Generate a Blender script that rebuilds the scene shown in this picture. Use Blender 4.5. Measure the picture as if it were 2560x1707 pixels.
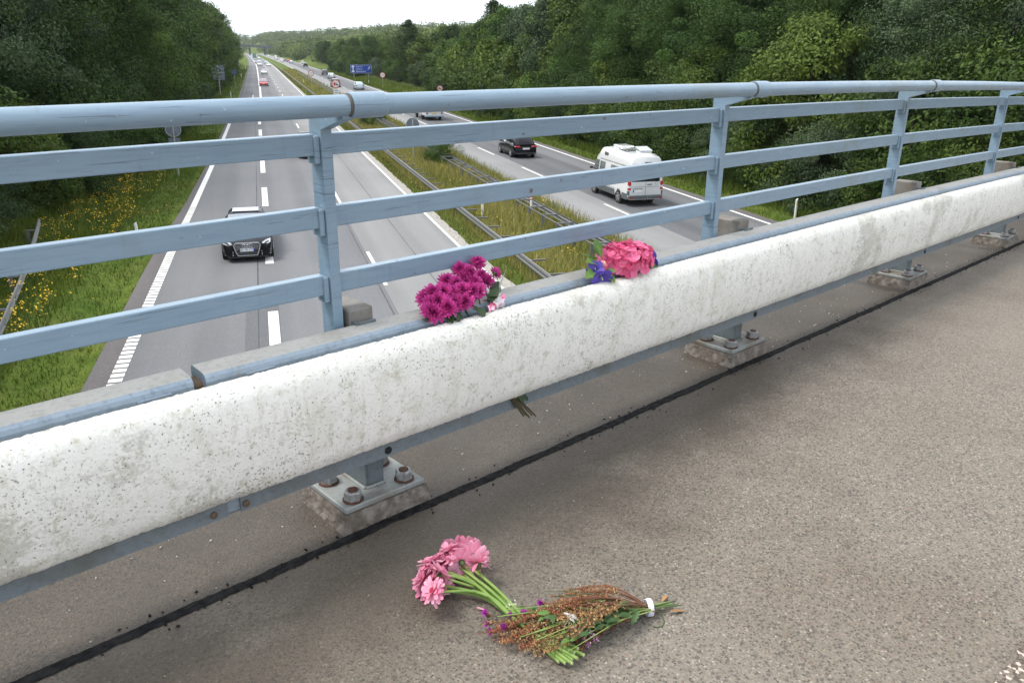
import bpy, math, random
import numpy as np
from mathutils import Vector, Matrix

for o in list(bpy.data.objects):
    bpy.data.objects.remove(o)
SC = bpy.context.scene
COL = SC.collection
random.seed(7)
RNG = np.random.default_rng(7)
R = math.radians

# ------------------------------------------------------------------ camera
CAM_H = 7.6                       # metres above the motorway
rt = Vector((0.7461571769721345, -0.6656788010064632, 0.011009139093158156))
up = Vector((0.21852442773457365, 0.26049617145468973, 0.9404194910468019))
fw = Vector((0.6288851578279233, 0.6992949867888705, -0.33983816694965485))
cam = bpy.data.cameras.new('camera')
cam.lens = 28.2566; cam.sensor_width = 36.0; cam.sensor_fit = 'HORIZONTAL'
cam.clip_start = 0.05; cam.clip_end = 12000
cam_o = bpy.data.objects.new('camera', cam); COL.objects.link(cam_o)
mw = Matrix((rt, up, -fw)).transposed().to_4x4(); mw.translation = (0, 0, CAM_H)
cam_o.matrix_world = mw
SC.camera = cam_o

# ------------------------------------------------------------------ sky, sun, exposure
HAZE_D = 0.00010
SUN_ELEV, SUN_AZ = R(60), R(-55)          # azimuth from +Y (outwards over the motorway) towards +X
world = bpy.data.worlds.new('World'); SC.world = world; world.use_nodes = True
wn, wl = world.node_tree.nodes, world.node_tree.links
bg = wn['Background']
sky = wn.new('ShaderNodeTexSky'); sky.sky_type = 'NISHITA'; sky.sun_disc = False
sky.sun_elevation = SUN_ELEV; sky.sun_rotation = SUN_AZ
sky.altitude = 0; sky.air_density = 1.0; sky.dust_density = 6.0; sky.ozone_density = 1.0
hs = wn.new('ShaderNodeHueSaturation'); hs.inputs['Saturation'].default_value = 0.42
wl.new(sky.outputs[0], hs.inputs['Color'])
cloud = wn.new('ShaderNodeMix'); cloud.data_type = 'RGBA'; cloud.inputs[0].default_value = .86   # even white overcast over the clear sky
cloud.inputs[7].default_value = (6.4, 6.85, 7.4, 1)
wl.new(hs.outputs[0], cloud.inputs[6]); wl.new(cloud.outputs[2], bg.inputs['Color'])
bg.inputs['Strength'].default_value = 0.15
sd = bpy.data.lights.new('sun', 'SUN'); sd.energy = 1.9; sd.angle = R(18); sd.color = (1.0, 0.95, 0.88)
sun = bpy.data.objects.new('sun', sd); COL.objects.link(sun)
sdir = Vector((math.sin(SUN_AZ) * math.cos(SUN_ELEV), math.cos(SUN_AZ) * math.cos(SUN_ELEV), math.sin(SUN_ELEV)))
sun.rotation_euler = sdir.to_track_quat('Z', 'Y').to_euler()
SC.view_settings.view_transform = 'Standard'; SC.view_settings.look = 'None'
SC.view_settings.gamma = 1.0; SC.view_settings.use_curve_mapping = False
SC.view_settings.exposure = 0.75
SC.render.engine = 'CYCLES'
SC.cycles.use_denoising = True
SC.cycles.max_bounces = 6; SC.cycles.diffuse_bounces = 3; SC.cycles.glossy_bounces = 3
SC.cycles.transmission_bounces = 4; SC.cycles.transparent_max_bounces = 6; SC.cycles.volume_bounces = 0

# ------------------------------------------------------------------ frames of reference
# bridge: s along the deck (to the right), y outwards over the motorway, z relative to the eye
GRA, CRE, CUR = 0.010587222, 0.0026308465, 0.0038497247
def B(s, y, z):
    a = min(max(s, -3.0), 12.0)
    yo = CUR * a * a + 2 * CUR * a * (s - a)
    zo = GRA * a - CRE * a * a + (GRA - 2 * CRE * a) * (s - a)
    return Vector((s, y + yo, CAM_H + z + zo))
def Bang(s):
    a = min(max(s, -3.0), 12.0)
    return math.atan(2 * CUR * a)
DECK = -1.44
# motorway: u along, v to the right, h above the road
TH = R(24.97)
DD = Vector((math.sin(TH), math.cos(TH), 0)); NN = Vector((math.cos(TH), -math.sin(TH), 0))
def bend(u):
    x = u - 330.0
    return 0.0 if x <= 0 else -0.018 * (x - 250 * (1 - math.exp(-x / 250)))
def U(u, v, h=0.0):
    return DD * u + NN * (v + bend(u)) + Vector((0, 0, h))
ROADZ = math.pi / 2 - TH          # world angle of the +u direction

# ------------------------------------------------------------------ object helpers
def tag(o, label=None, cat=None, group=None, kind=None):
    if label: o['label'] = label
    if cat: o['category'] = cat
    if group: o['group'] = group
    if kind: o['kind'] = kind
    return o
def thing(name, label, cat, loc=(0, 0, 0), rotz=0.0, group=None):
    o = bpy.data.objects.new(name, None); COL.objects.link(o)
    o.empty_display_size = 0.2
    o.location = loc; o.rotation_euler = (0, 0, rotz)
    return tag(o, label, cat, group)
def put(name, me, parent=None, loc=(0, 0, 0), rot=None, scale=None):
    o = bpy.data.objects.new(name, me); COL.objects.link(o)
    o.parent = parent; o.location = loc
    if rot is not None:
        if hasattr(rot, 'to_euler'): o.rotation_euler = rot.to_euler()
        else: o.rotation_euler = rot
    if scale is not None: o.scale = scale if hasattr(scale, '__len__') else (scale,) * 3
    return o
def copy_tree(o, parent=None):
    c = o.copy(); COL.objects.link(c); c.parent = parent
    for ch in list(o.children): copy_tree(ch, c)
    return c

class G:
    """collects shapes of one mesh"""
    def __init__(s): s.v = []; s.f = []; s.m = []; s.t = []; s.tv = 0.5
    def add(s, vs, fs, m=0):
        b = len(s.v); s.v += [tuple(p) for p in vs]
        s.t += [s.tv] * (len(s.v) - b)
        s.f += [tuple(b + i for i in f) for f in fs]; s.m += [m] * len(fs)
    def box(s, x0, x1, y0, y1, z0, z1, m=0, X=None):
        p = [Vector((x, y, z)) for x in (x0, x1) for y in (y0, y1) for z in (z0, z1)]
        if X: p = [X(q) if callable(X) else X @ q for q in p]
        s.add(p, [(0, 1, 3, 2), (4, 6, 7, 5), (0, 4, 5, 1), (2, 3, 7, 6), (0, 2, 6, 4), (1, 5, 7, 3)], m)
    def bbox(s, x0, x1, y0, y1, z0, z1, b=.01, m=0, X=None):
        """box with all edges chamfered"""
        vs = []; idx = {}
        xs, ys, zs = (x0, x1), (y0, y1), (z0, z1)
        for i in (0, 1):
            for j in (0, 1):
                for k in (0, 1):
                    sx, sy, sz = (1, -1)[i], (1, -1)[j], (1, -1)[k]
                    c = Vector((xs[i], ys[j], zs[k]))
                    for a, d in (('x', (0, sy * b, sz * b)), ('y', (sx * b, 0, sz * b)), ('z', (sx * b, sy * b, 0))):
                        idx[i, j, k, a] = len(vs); vs.append(c + Vector(d))
        fs = []
        for i in (0, 1): fs.append([idx[i, j, k, 'x'] for j, k in ((0, 0), (1, 0), (1, 1), (0, 1))])
        for j in (0, 1): fs.append([idx[i, j, k, 'y'] for i, k in ((0, 0), (1, 0), (1, 1), (0, 1))])
        for k in (0, 1): fs.append([idx[i, j, k, 'z'] for i, j in ((0, 0), (1, 0), (1, 1), (0, 1))])
        for j in (0, 1):
            for k in (0, 1): fs.append([idx[0, j, k, 'y'], idx[1, j, k, 'y'], idx[1, j, k, 'z'], idx[0, j, k, 'z']])
            for i in (0, 1): fs.append([idx[i, j, 0, 'x'], idx[i, j, 1, 'x'], idx[i, j, 1, 'y'], idx[i, j, 0, 'y']])
        for i in (0, 1):
            for k in (0, 1): fs.append([idx[i, 0, k, 'x'], idx[i, 1, k, 'x'], idx[i, 1, k, 'z'], idx[i, 0, k, 'z']])
        for i in (0, 1):
            for j in (0, 1):
                for k in (0, 1): fs.append([idx[i, j, k, a] for a in 'xyz'])
        if X: vs = [X(q) if callable(X) else X @ q for q in vs]
        s.add(vs, fs, m)
    def tube(s, pts, rad, n=8, m=0, cap=True):
        pts = [Vector(p) for p in pts]
        if not hasattr(rad, '__len__'): rad = [rad] * len(pts)
        vs = []; ref = None
        for i, p in enumerate(pts):
            d = (pts[min(i + 1, len(pts) - 1)] - pts[max(i - 1, 0)])
            if d.length < 1e-9: d = Vector((0, 0, 1))
            d.normalize()
            if ref is None: ref = d.orthogonal().normalized()
            a = (ref - d * ref.dot(d))
            a = a.normalized() if a.length > 1e-6 else d.orthogonal().normalized()
            ref = a; b = d.cross(a)
            vs += [p + (a * math.cos(2 * math.pi * k / n) + b * math.sin(2 * math.pi * k / n)) * rad[i] for k in range(n)]
        fs = [(i * n + k, i * n + (k + 1) % n, (i + 1) * n + (k + 1) % n, (i + 1) * n + k) for i in range(len(pts) - 1) for k in range(n)]
        if cap: fs += [tuple(range(n))[::-1], tuple((len(pts) - 1) * n + k for k in range(n))]
        s.add(vs, fs, m)
    def loft(s, rings, m=0, cap=True, closed=True):
        n = len(rings[0]); vs = [p for r in rings for p in r]
        kk = n if closed else n - 1
        fs = [(i * n + k, i * n + (k + 1) % n, (i + 1) * n + (k + 1) % n, (i + 1) * n + k) for i in range(len(rings) - 1) for k in range(kk)]
        if cap and closed: fs += [tuple(range(n))[::-1], tuple((len(rings) - 1) * n + k for k in range(n))]
        s.add(vs, fs, m)
    def lathe(s, prof, n=16, m=0, X=None, cap=True):
        rings = [[Vector((r * math.cos(2 * math.pi * k / n), r * math.sin(2 * math.pi * k / n), z)) for k in range(n)] for r, z in prof]
        if X: rings = [[X @ p for p in r] for r in rings]
        s.loft(rings, m, cap)
    def grid(s, P, m=0):
        a, b = len(P), len(P[0])
        s.add([p for r in P for p in r], [(i * b + j, i * b + j + 1, (i + 1) * b + j + 1, (i + 1) * b + j) for i in range(a - 1) for j in range(b - 1)], m)
    def petal(s, base, d, nrm, L, Wd, curl=0.0, tip=0.35, cup=0.0, n=4, m=0, root=.35):
        """strip with a centre crease, from base along d, bending towards nrm"""
        d = Vector(d).normalized(); nrm = Vector(nrm); nrm = (nrm - d * nrm.dot(d)).normalized(); sd_ = d.cross(nrm)
        vs = []
        for i in range(n + 1):
            t = i / n; ang = curl * t
            c = Vector(base) + d * (L * t * math.cos(ang * .6)) + nrm * (L * t * math.sin(ang * .6))
            w = Wd * .5 * ((root + (1 - root) * math.sin(min(1, t / .62) * math.pi / 2)) if t < .62 else (tip + (1 - tip) * math.sqrt(max(0, 1 - ((t - .62) / .38) ** 2))))
            vs += [c - sd_ * w + nrm * cup * w, c, c + sd_ * w + nrm * cup * w]
        fs = []
        for i in range(n):
            for j in (0, 1):
                a = i * 3 + j; fs.append((a, a + 1, a + 4, a + 3))
        s.add(vs, fs, m)
    def mesh(s, name, mats, smooth=False, org=None, angle=None):
        me = bpy.data.meshes.new(name)
        v = s.v if org is None else [(p[0] - org[0], p[1] - org[1], p[2] - org[2]) for p in s.v]
        me.from_pydata(v, [], s.f)
        for m in (mats if isinstance(mats, (list, tuple)) else [mats]): me.materials.append(m)
        if any(s.m): me.polygons.foreach_set('material_index', s.m)
        if smooth: me.polygons.foreach_set('use_smooth', [True] * len(s.f))
        if any(x != .5 for x in s.t):
            a = me.attributes.new('tint', 'FLOAT', 'POINT'); a.data.foreach_set('value', s.t)
        me.update()
        if angle: me.set_sharp_from_angle(angle=R(angle))
        return me
    def build(s, name, mats, parent=None, smooth=False, org=None, loc=(0, 0, 0), rot=None, angle=None):
        return put(name, s.mesh(name, mats, smooth, org, angle), parent, loc, rot)

# ------------------------------------------------------------------ materials
def M(name, col, rough=.6, metal=0.0, col2=None, scale=6.0, lo=.4, hi=.65, bump=0.0, bscale=60.0, coat=0.0, spec=.5, tint=None, rnd=0.0, transl=0.0, tcol=None, stretch=None, emit=None):
    m = bpy.data.materials.new(name); m.use_nodes = True
    n, l = m.node_tree.nodes, m.node_tree.links
    p = n['Principled BSDF']; out = n['Material Output']
    p.inputs['Roughness'].default_value = rough; p.inputs['Metallic'].default_value = metal
    p.inputs['Specular IOR Level'].default_value = spec
    p.inputs['Coat Weight'].default_value = coat; p.inputs['Coat Roughness'].default_value = .05
    c4 = (*col, 1); p.inputs['Base Color'].default_value = c4
    src = None
    tc = None
    def coords():
        nonlocal tc
        if tc is None:
            t = n.new('ShaderNodeTexCoord'); tc = t.outputs['Object']
            if stretch:
                mp = n.new('ShaderNodeMapping'); mp.inputs['Scale'].default_value = stretch
                l.new(tc, mp.inputs[0]); tc = mp.outputs[0]
        return tc
    if col2 is not None:
        if tint:                                    # colour from the mesh's own tint
            a = n.new('ShaderNodeAttribute'); a.attribute_name = 'tint'; fac = a.outputs['Fac']
        else:
            t = n.new('ShaderNodeTexNoise'); t.inputs['Scale'].default_value = scale; t.inputs['Detail'].default_value = 6
            l.new(coords(), t.inputs['Vector'])
            mr = n.new('ShaderNodeMapRange'); mr.inputs[1].default_value = lo; mr.inputs[2].default_value = hi
            l.new(t.outputs[0], mr.inputs[0]); fac = mr.outputs[0]
        mx = n.new('ShaderNodeMix'); mx.data_type = 'RGBA'
        mx.inputs[6].default_value = c4; mx.inputs[7].default_value = (*col2, 1)
        l.new(fac, mx.inputs[0]); src = mx.outputs[2]
    if rnd:
        oi = n.new('ShaderNodeObjectInfo'); h = n.new('ShaderNodeHueSaturation')
        mr = n.new('ShaderNodeMapRange'); mr.inputs[3].default_value = 1 - rnd; mr.inputs[4].default_value = 1 + rnd
        l.new(oi.outputs['Random'], mr.inputs[0]); l.new(mr.outputs[0], h.inputs['Value'])
        ad = n.new('ShaderNodeMath'); ad.operation = 'MULTIPLY'; ad.inputs[1].default_value = 7.31
        fr = n.new('ShaderNodeMath'); fr.operation = 'FRACT'
        l.new(oi.outputs['Random'], ad.inputs[0]); l.new(ad.outputs[0], fr.inputs[0])
        m2 = n.new('ShaderNodeMapRange'); m2.inputs[3].default_value = .5 - rnd * .05; m2.inputs[4].default_value = .5 + rnd * .07
        l.new(fr.outputs[0], m2.inputs[0]); l.new(m2.outputs[0], h.inputs['Hue'])
        if src: l.new(src, h.inputs['Color'])
        else: h.inputs['Color'].default_value = c4
        src = h.outputs[0]
    if src: l.new(src, p.inputs['Base Color'])
    if bump:
        t = n.new('ShaderNodeTexNoise'); t.inputs['Scale'].default_value = bscale; t.inputs['Detail'].default_value = 5
        l.new(coords(), t.inputs['Vector'])
        b = n.new('ShaderNodeBump'); b.inputs['Strength'].default_value = bump; b.inputs['Distance'].default_value = .01
        l.new(t.outputs[0], b.inputs['Height']); l.new(b.outputs[0], p.inputs['Normal'])
    if transl:
        tr = n.new('ShaderNodeBsdfTranslucent'); ms = n.new('ShaderNodeMixShader'); ms.inputs[0].default_value = transl
        if src: l.new(src, tr.inputs[0])
        else: tr.inputs[0].default_value = c4
        l.new(p.outputs[0], ms.inputs[1]); l.new(tr.outputs[0], ms.inputs[2]); l.new(ms.outputs[0], out.inputs[0])
    if emit:
        p.inputs['Emission Color'].default_value = (*emit[0], 1); p.inputs['Emission Strength'].default_value = emit[1]
    return m

class NT:
    """small node-graph helper for the larger surface materials"""
    def __init__(s, name):
        s.m = bpy.data.materials.new(name); s.m.use_nodes = True
        s.n, s.l = s.m.node_tree.nodes, s.m.node_tree.links; s.p = s.n['Principled BSDF']
        s.pos = s.n.new('ShaderNodeNewGeometry').outputs['Position']
    def noise(s, scale, detail=5, vec=None, rough=.55, dist=0.0):
        t = s.n.new('ShaderNodeTexNoise'); t.inputs['Scale'].default_value = scale; t.inputs['Detail'].default_value = detail
        t.inputs['Roughness'].default_value = rough; t.inputs['Distortion'].default_value = dist
        s.l.new(vec or s.pos, t.inputs['Vector']); return t.outputs[0]
    def vor(s, scale, out='Color', vec=None, feature='F1', rnd=1.0):
        t = s.n.new('ShaderNodeTexVoronoi'); t.feature = feature; t.inputs['Scale'].default_value = scale; t.inputs['Randomness'].default_value = rnd
        s.l.new(vec or s.pos, t.inputs['Vector']); return t.outputs[out]
    def mapr(s, x, a, b, c=0.0, d=1.0, smooth=False):
        t = s.n.new('ShaderNodeMapRange'); t.inputs[1].default_value = a; t.inputs[2].default_value = b
        t.inputs[3].default_value = c; t.inputs[4].default_value = d
        if smooth: t.interpolation_type = 'SMOOTHSTEP'
        s.l.new(x, t.inputs[0]); return t.outputs[0]
    def math(s, op, a, b=None):
        t = s.n.new('ShaderNodeMath'); t.operation = op
        for i, x in enumerate((a, b)):
            if x is None: continue
            if isinstance(x, (int, float)): t.inputs[i].default_value = x
            else: s.l.new(x, t.inputs[i])
        return t.outputs[0]
    def mix(s, f, a, b, mode='MIX'):
        t = s.n.new('ShaderNodeMix'); t.data_type = 'RGBA'; t.blend_type = mode
        if isinstance(f, (int, float)): t.inputs[0].default_value = f
        else: s.l.new(f, t.inputs[0])
        for i, x in ((6, a), (7, b)):
            if isinstance(x, tuple): t.inputs[i].default_value = (*x, 1)
            else: s.l.new(x, t.inputs[i])
        return t.outputs[2]
    def ramp(s, x, stops, const=False):
        t = s.n.new('ShaderNodeValToRGB'); cr = t.color_ramp
        if const: cr.interpolation = 'CONSTANT'
        while len(cr.elements) < len(stops): cr.elements.new(.5)
        for e, (p, c) in zip(cr.elements, stops): e.position = p; e.color = (*c, 1)
        s.l.new(x, t.inputs[0]); return t.outputs[0]
    def sep(s, vec, i):
        t = s.n.new('ShaderNodeSeparateXYZ'); s.l.new(vec, t.inputs[0]); return t.outputs[i]
    def mapping(s, scale=(1, 1, 1), rot=(0, 0, 0), vec=None):
        t = s.n.new('ShaderNodeMapping'); t.inputs['Scale'].default_value = scale; t.inputs['Rotation'].default_value = rot
        s.l.new(vec or s.pos, t.inputs[0]); return t.outputs[0]
    def attr(s, name):
        t = s.n.new('ShaderNodeAttribute'); t.attribute_name = name; return t.outputs['Fac']
    def col(s, c): s.l.new(c, s.p.inputs['Base Color'])
    def rough(s, r):
        if isinstance(r, (int, float)): s.p.inputs['Roughness'].default_value = r
        else: s.l.new(r, s.p.inputs['Roughness'])
    def bump(s, h, strength=.3, dist=.005):
        t = s.n.new('ShaderNodeBump'); t.inputs['Strength'].default_value = strength; t.inputs['Distance'].default_value = dist
        s.l.new(h, t.inputs['Height']); s.l.new(t.outputs[0], s.p.inputs['Normal'])

# deck concrete with exposed aggregate, brown damp with shade painted in
def deck_material(name, coarse=False, silt=False):
    t = NT(name)
    r1 = t.sep(t.vor(165), 0); r2 = t.vor(165, 'Distance'); big = t.sep(t.vor(62), 0); bigd = t.vor(62, 'Distance')
    base = t.ramp(r1, [(0, (.055, .050, .044)), (.13, (.115, .104, .090)), (.36, (.175, .159, .138)), (.60, (.228, .208, .182)), (.82, (.275, .255, .225)), (.92, (.16, .11, .09)), (.97, (.38, .36, .33))], True)
    cem = t.mix(t.noise(30, 6), (.165, .15, .13), (.235, .215, .19))
    c = t.mix(t.mapr(r2, .36, .56, 0, .8), base, cem)
    f2 = t.sep(t.vor(330), 0); c = t.mix(.5, c, t.mix(1.0, c, t.ramp(f2, [(0, (.55, .55, .55)), (.3, (.9, .9, .9)), (.75, (1.18, 1.18, 1.18))]), 'MULTIPLY'))
    isb = t.math('MULTIPLY', t.mapr(big, .66, .67), t.mapr(bigd, .38, .28))
    c = t.mix(t.math('MULTIPLY', isb, .85), c, (.085, .08, .078))
    isr = t.math('MULTIPLY', t.mapr(big, .06, .05), t.mapr(bigd, .40, .32))
    c = t.mix(t.math('MULTIPLY', isr, .35), c, (.24, .14, .105))
    if coarse:
        w = t.sep(t.vor(110), 1); c = t.mix(t.mapr(w, .72, .74), c, (.62, .58, .55)); c = t.mix(t.mapr(w, .25, .23), c, (.09, .065, .055))
    # damp, silt and painted shade: a band along the joint, wider to the left
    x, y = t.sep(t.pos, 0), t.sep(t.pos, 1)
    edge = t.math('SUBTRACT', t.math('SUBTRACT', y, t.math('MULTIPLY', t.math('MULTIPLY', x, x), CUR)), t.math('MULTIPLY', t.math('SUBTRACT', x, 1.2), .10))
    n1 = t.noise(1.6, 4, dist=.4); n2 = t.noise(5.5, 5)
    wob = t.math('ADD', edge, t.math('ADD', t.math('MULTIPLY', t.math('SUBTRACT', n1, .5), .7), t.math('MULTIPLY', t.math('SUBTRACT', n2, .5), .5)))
    damp_shade = t.mapr(wob, 1.00, 1.74, 0, .93, True)
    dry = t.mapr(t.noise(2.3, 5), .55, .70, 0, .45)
    damp_shade = t.math('MULTIPLY', damp_shade, t.math('SUBTRACT', 1.0, dry))
    if silt: damp_shade = t.mapr(t.noise(3.1, 6, dist=.5), .30, .66, .98, .62)
    c = t.mix(damp_shade, c, t.mix(.30, t.mix(1.0, c, (.34, .30, .255), 'MULTIPLY'), (.060, .048, .036)))
    c = t.mix(t.mapr(t.noise(.7, 3), .45, .7, 0, .2), c, (.27, .25, .22))
    c = t.mix(1.0, c, (.62, .575, .52) if silt else (.90, .855, .79), 'MULTIPLY')
    c = t.mix(t.mapr(t.noise(1.3, 5, dist=.6), .46, .68, 0, .42), c, t.mix(1.0, c, (.62, .54, .46), 'MULTIPLY'))
    t.col(c); t.rough(t.math('SUBTRACT', .85, t.math('MULTIPLY', damp_shade, .25)))
    t.bump(t.math('SUBTRACT', t.noise(140, 3), t.math('MULTIPLY', r2, .6)), .55, .004)
    return t.m
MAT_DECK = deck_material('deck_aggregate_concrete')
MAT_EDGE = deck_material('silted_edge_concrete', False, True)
MAT_DECK2 = deck_material('deck_coarse_surfacing', True)

# rough white coat of the crash panel: pits, grime, algae
def panel_material():
    t = NT('white_cement_coat')
    c = t.mix(t.noise(3.5, 5), (.70, .685, .635), (.79, .775, .735))
    z = t.sep(t.pos, 2)
    stre = t.mapping((1, 1, .55))
    al = t.mapr(t.noise(7.5, 8, rough=.72, vec=stre), .52, .70, 0, .85)
    c = t.mix(t.math('MULTIPLY', al, .38), c, (.42, .40, .29))
    al2 = t.mapr(t.noise(26, 8, rough=.75), .53, .68, 0, .8)
    c = t.mix(al2, c, (.40, .38, .28))
    rs = t.mapr(t.math('MULTIPLY', t.mapr(t.noise(2.2, 4), .50, .68), t.noise(95, 3)), .26, .42, 0, .9)
    c = t.mix(t.math('MULTIPLY', rs, .45), c, (.22, .20, .14))
    drip = t.mapr(t.noise(3.2, 6, vec=t.mapping((8, 8, .6)), rough=.6), .56, .74, 0, .45)
    c = t.mix(drip, c, (.47, .44, .33))
    clus = t.mapr(t.noise(5, 5), .38, .66)
    sp = t.mapr(t.math('ADD', t.noise(150, 2), t.math('MULTIPLY', clus, .085)), .662, .705)
    pit = t.math('MULTIPLY', t.mapr(t.vor(85, 'Distance'), .22, .12), t.mapr(t.math('ADD', t.sep(t.vor(85), 0), t.math('MULTIPLY', clus, .12)), .93, .95))
    mot = t.mapr(t.noise(55, 4, rough=.7, vec=t.mapping((1, 1, .6))), .54, .68, 0, .45)
    c = t.mix(mot, c, (.46, .44, .35))
    pits = t.math('MAXIMUM', t.math('MULTIPLY', sp, .7), pit)
    c = t.mix(t.math('MULTIPLY', pits, .85), c, (.09, .08, .06))
    t.col(c); t.rough(.85)
    h = t.math('SUBTRACT', t.math('ADD', t.math('MULTIPLY', t.noise(120, 5), .8), t.math('MULTIPLY', t.noise(22, 5), .7)), t.math('MULTIPLY', pits, 1.2))
    t.bump(h, .42, .006)
    return t.m
MAT_PANEL = panel_material()

def paint_material():
    t = NT('blue_grey_rail_paint')
    st = t.mapping((.9, .9, 16), (0, 0, 0))
    c = t.mix(t.noise(4, 6), (.165, .245, .32), (.205, .29, .365))
    sc = t.mapr(t.noise(9, 8, vec=t.mapping((.7, .7, 9)), rough=.7), .47, .70, 0, .5)
    c = t.mix(sc, c, (.115, .18, .26))
    ch = t.mapr(t.noise(55, 4), .70, .74, 0, .8)
    c = t.mix(ch, c, (.44, .50, .54))
    gr = t.mapr(t.noise(2.1, 6, dist=1.0), .58, .74, 0, .6)
    c = t.mix(gr, c, (.15, .175, .15))
    dr = t.mapr(t.noise(7, 6, vec=t.mapping((5, 5, .5)), rough=.65), .60, .72, 0, .3)
    c = t.mix(dr, c, (.10, .125, .13))
    ru = t.math('MULTIPLY', t.mapr(t.noise(34, 4), .66, .72), t.mapr(t.noise(3.3, 3), .5, .62))
    c = t.mix(ru, c, (.10, .055, .03))
    ln = t.mapr(t.noise(13, 3, vec=t.mapping((.35, .35, 14)), dist=.3), .655, .67, 0, .55)
    c = t.mix(ln, c, (.06, .085, .11))
    t.col(c); t.rough(t.mapr(t.noise(12, 4), .3, .7, .34, .52)); t.bump(t.noise(70, 4), .10, .003)
    t.p.inputs['Coat Weight'].default_value = .5; t.p.inputs['Coat Roughness'].default_value = .25
    return t.m
MAT_RAIL = paint_material()
def galv(name, a, b, dirt, dlo, dhi, rough=.5, metal=.35):
    t = NT(name)
    c = t.mix(t.noise(14, 6, rough=.65), a, b)
    c = t.mix(t.mapr(t.noise(60, 5, rough=.7), .5, .7, 0, .5), c, tuple(x * .55 for x in a))
    c = t.mix(t.mapr(t.noise(6, 6), dlo, dhi, 0, .85), c, dirt)
    t.col(c); t.rough(rough); t.p.inputs['Metallic'].default_value = metal; t.bump(t.noise(90, 4), .12, .003)
    return t.m
MAT_GALV = galv('galvanised_steel', (.21, .27, .33), (.34, .40, .46), (.20, .17, .13), .60, .78)
MAT_CAP = galv('grimy_post_cap', (.15, .14, .125), (.24, .23, .21), (.13, .10, .07), .45, .7, .75, .0)
MAT_POST = galv('grey_post_steel', (.10, .125, .135), (.15, .175, .185), (.09, .085, .07), .5, .75, .6, .2)
MAT_GALVTOP = galv('dusty_steel_top', (.34, .33, .305), (.43, .42, .39), (.27, .235, .19), .55, .8, .7, .0)
MAT_STRIP = galv('dull_steel_flange', (.15, .18, .20), (.21, .24, .26), (.12, .12, .10), .55, .75, .65, .2)
MAT_PLATE = galv('base_plate_steel', (.20, .215, .21), (.29, .30, .29), (.13, .10, .065), .44, .64, .6, .2)
MAT_NUT = M('nut_steel', (.33, .34, .34), .5, .5, (.22, .22, .215), 60, bump=.2, bscale=200)
MAT_RUST = M('rust', (.11, .045, .026), .9, 0, (.055, .027, .018), 80, bump=.3, bscale=200)
MAT_BROWN = M('brown_sleeve', (.13, .085, .05), .75, 0, (.07, .05, .035), 20)
MAT_MORTAR = M('mortar_plinth', (.105, .085, .068), .9, 0, (.20, .18, .155), 30, .42, .66, bump=.9, bscale=60)
MAT_TAR = M('black_joint_sealant', (.010, .010, .011), .95, 0, (.024, .023, .022), 40, bump=.5, bscale=90, spec=.1)
MAT_PEBBLE = M('pale_pebble', (.5, .48, .44), .7, 0, (.25, .23, .21), 1.5, .3, .7)

# =================================================================== BRIDGE DECK (setting)
def frange(a, b, n): return [a + (b - a) * i / (n - 1) for i in range(n)]
def sheet(name, s0, s1, ns, ys, z, mat, parent=None, kind='structure', smooth=False):
    g = G(); g.grid([[B(s, y, z) for y in ys] for s in frange(s0, s1, ns)])
    o = g.build(name, mat, parent, smooth)
    if kind: o['kind'] = kind
    return o
JY = 1.92                                  # the sealed joint
def sweep(g, prof, s0, s1, ns, m=0, cap=True, jit=None):
    """profile [(y,z)] closed, swept along the deck"""
    rings = []
    for s in (frange(s0, s1, ns) if ns > 0 else []):
        rings.append([B(s, y + (jit(s, i)[0] if jit else 0), z + (jit(s, i)[1] if jit else 0)) for i, (y, z) in enumerate(prof)])
    g.loft(rings, m, cap)
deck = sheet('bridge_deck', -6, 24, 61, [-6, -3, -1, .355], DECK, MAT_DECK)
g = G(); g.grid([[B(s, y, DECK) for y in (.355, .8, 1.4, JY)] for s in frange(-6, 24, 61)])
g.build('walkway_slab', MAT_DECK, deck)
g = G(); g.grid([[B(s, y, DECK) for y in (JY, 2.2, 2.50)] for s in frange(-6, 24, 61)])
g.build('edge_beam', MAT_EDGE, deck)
g = G(); sweep(g, [(-6, DECK - .01), (2.5, DECK - .01), (2.5, DECK - .75), (1.6, DECK - 1.2), (-6, DECK - 1.2)], -6, 24, 40)
g.build('deck_slab', M('deck_fascia_concrete', (.33, .32, .30), .9, 0, (.25, .24, .22), 3), deck)
def ragged(s, seed, f=(9, 23, 61, 140), a=(1, .8, .7, .5)):
    return sum(math.sin(s * ff * 1.7 + seed * 3.1 + math.sin(s * ff * .61 + seed) * 2) * aa for ff, aa in zip(f, a)) / sum(a)
g = G(); g.grid([[B(s, .352 + .012 * ragged(s, 5, (30, 77, 160, 300)), DECK + .004), B(s, .1, DECK + .006), B(s, -5.9, DECK + .006)] for s in frange(-5, 20, 900)])
g.build('coarse_surfacing', MAT_DECK2, deck)
# sealed joint, ragged edges, sunken middle
g = G(); rows = []
for s in frange(-5, 16, 2000):
    w1, w2 = .020 + .007 * ragged(s, 1), .018 + .006 * ragged(s, 2)
    rows.append([B(s, JY - w1, DECK + .0015), B(s, JY - w1 * .7, DECK + .004 + .002 * ragged(s, 8)), B(s, JY, DECK + .003 + .002 * ragged(s, 9)), B(s, JY + w2 * .7, DECK + .005 + .002 * ragged(s, 4)), B(s, JY + w2, DECK + .0015)])
g.grid(rows); g.build('expansion_joint', MAT_TAR, deck)
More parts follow.
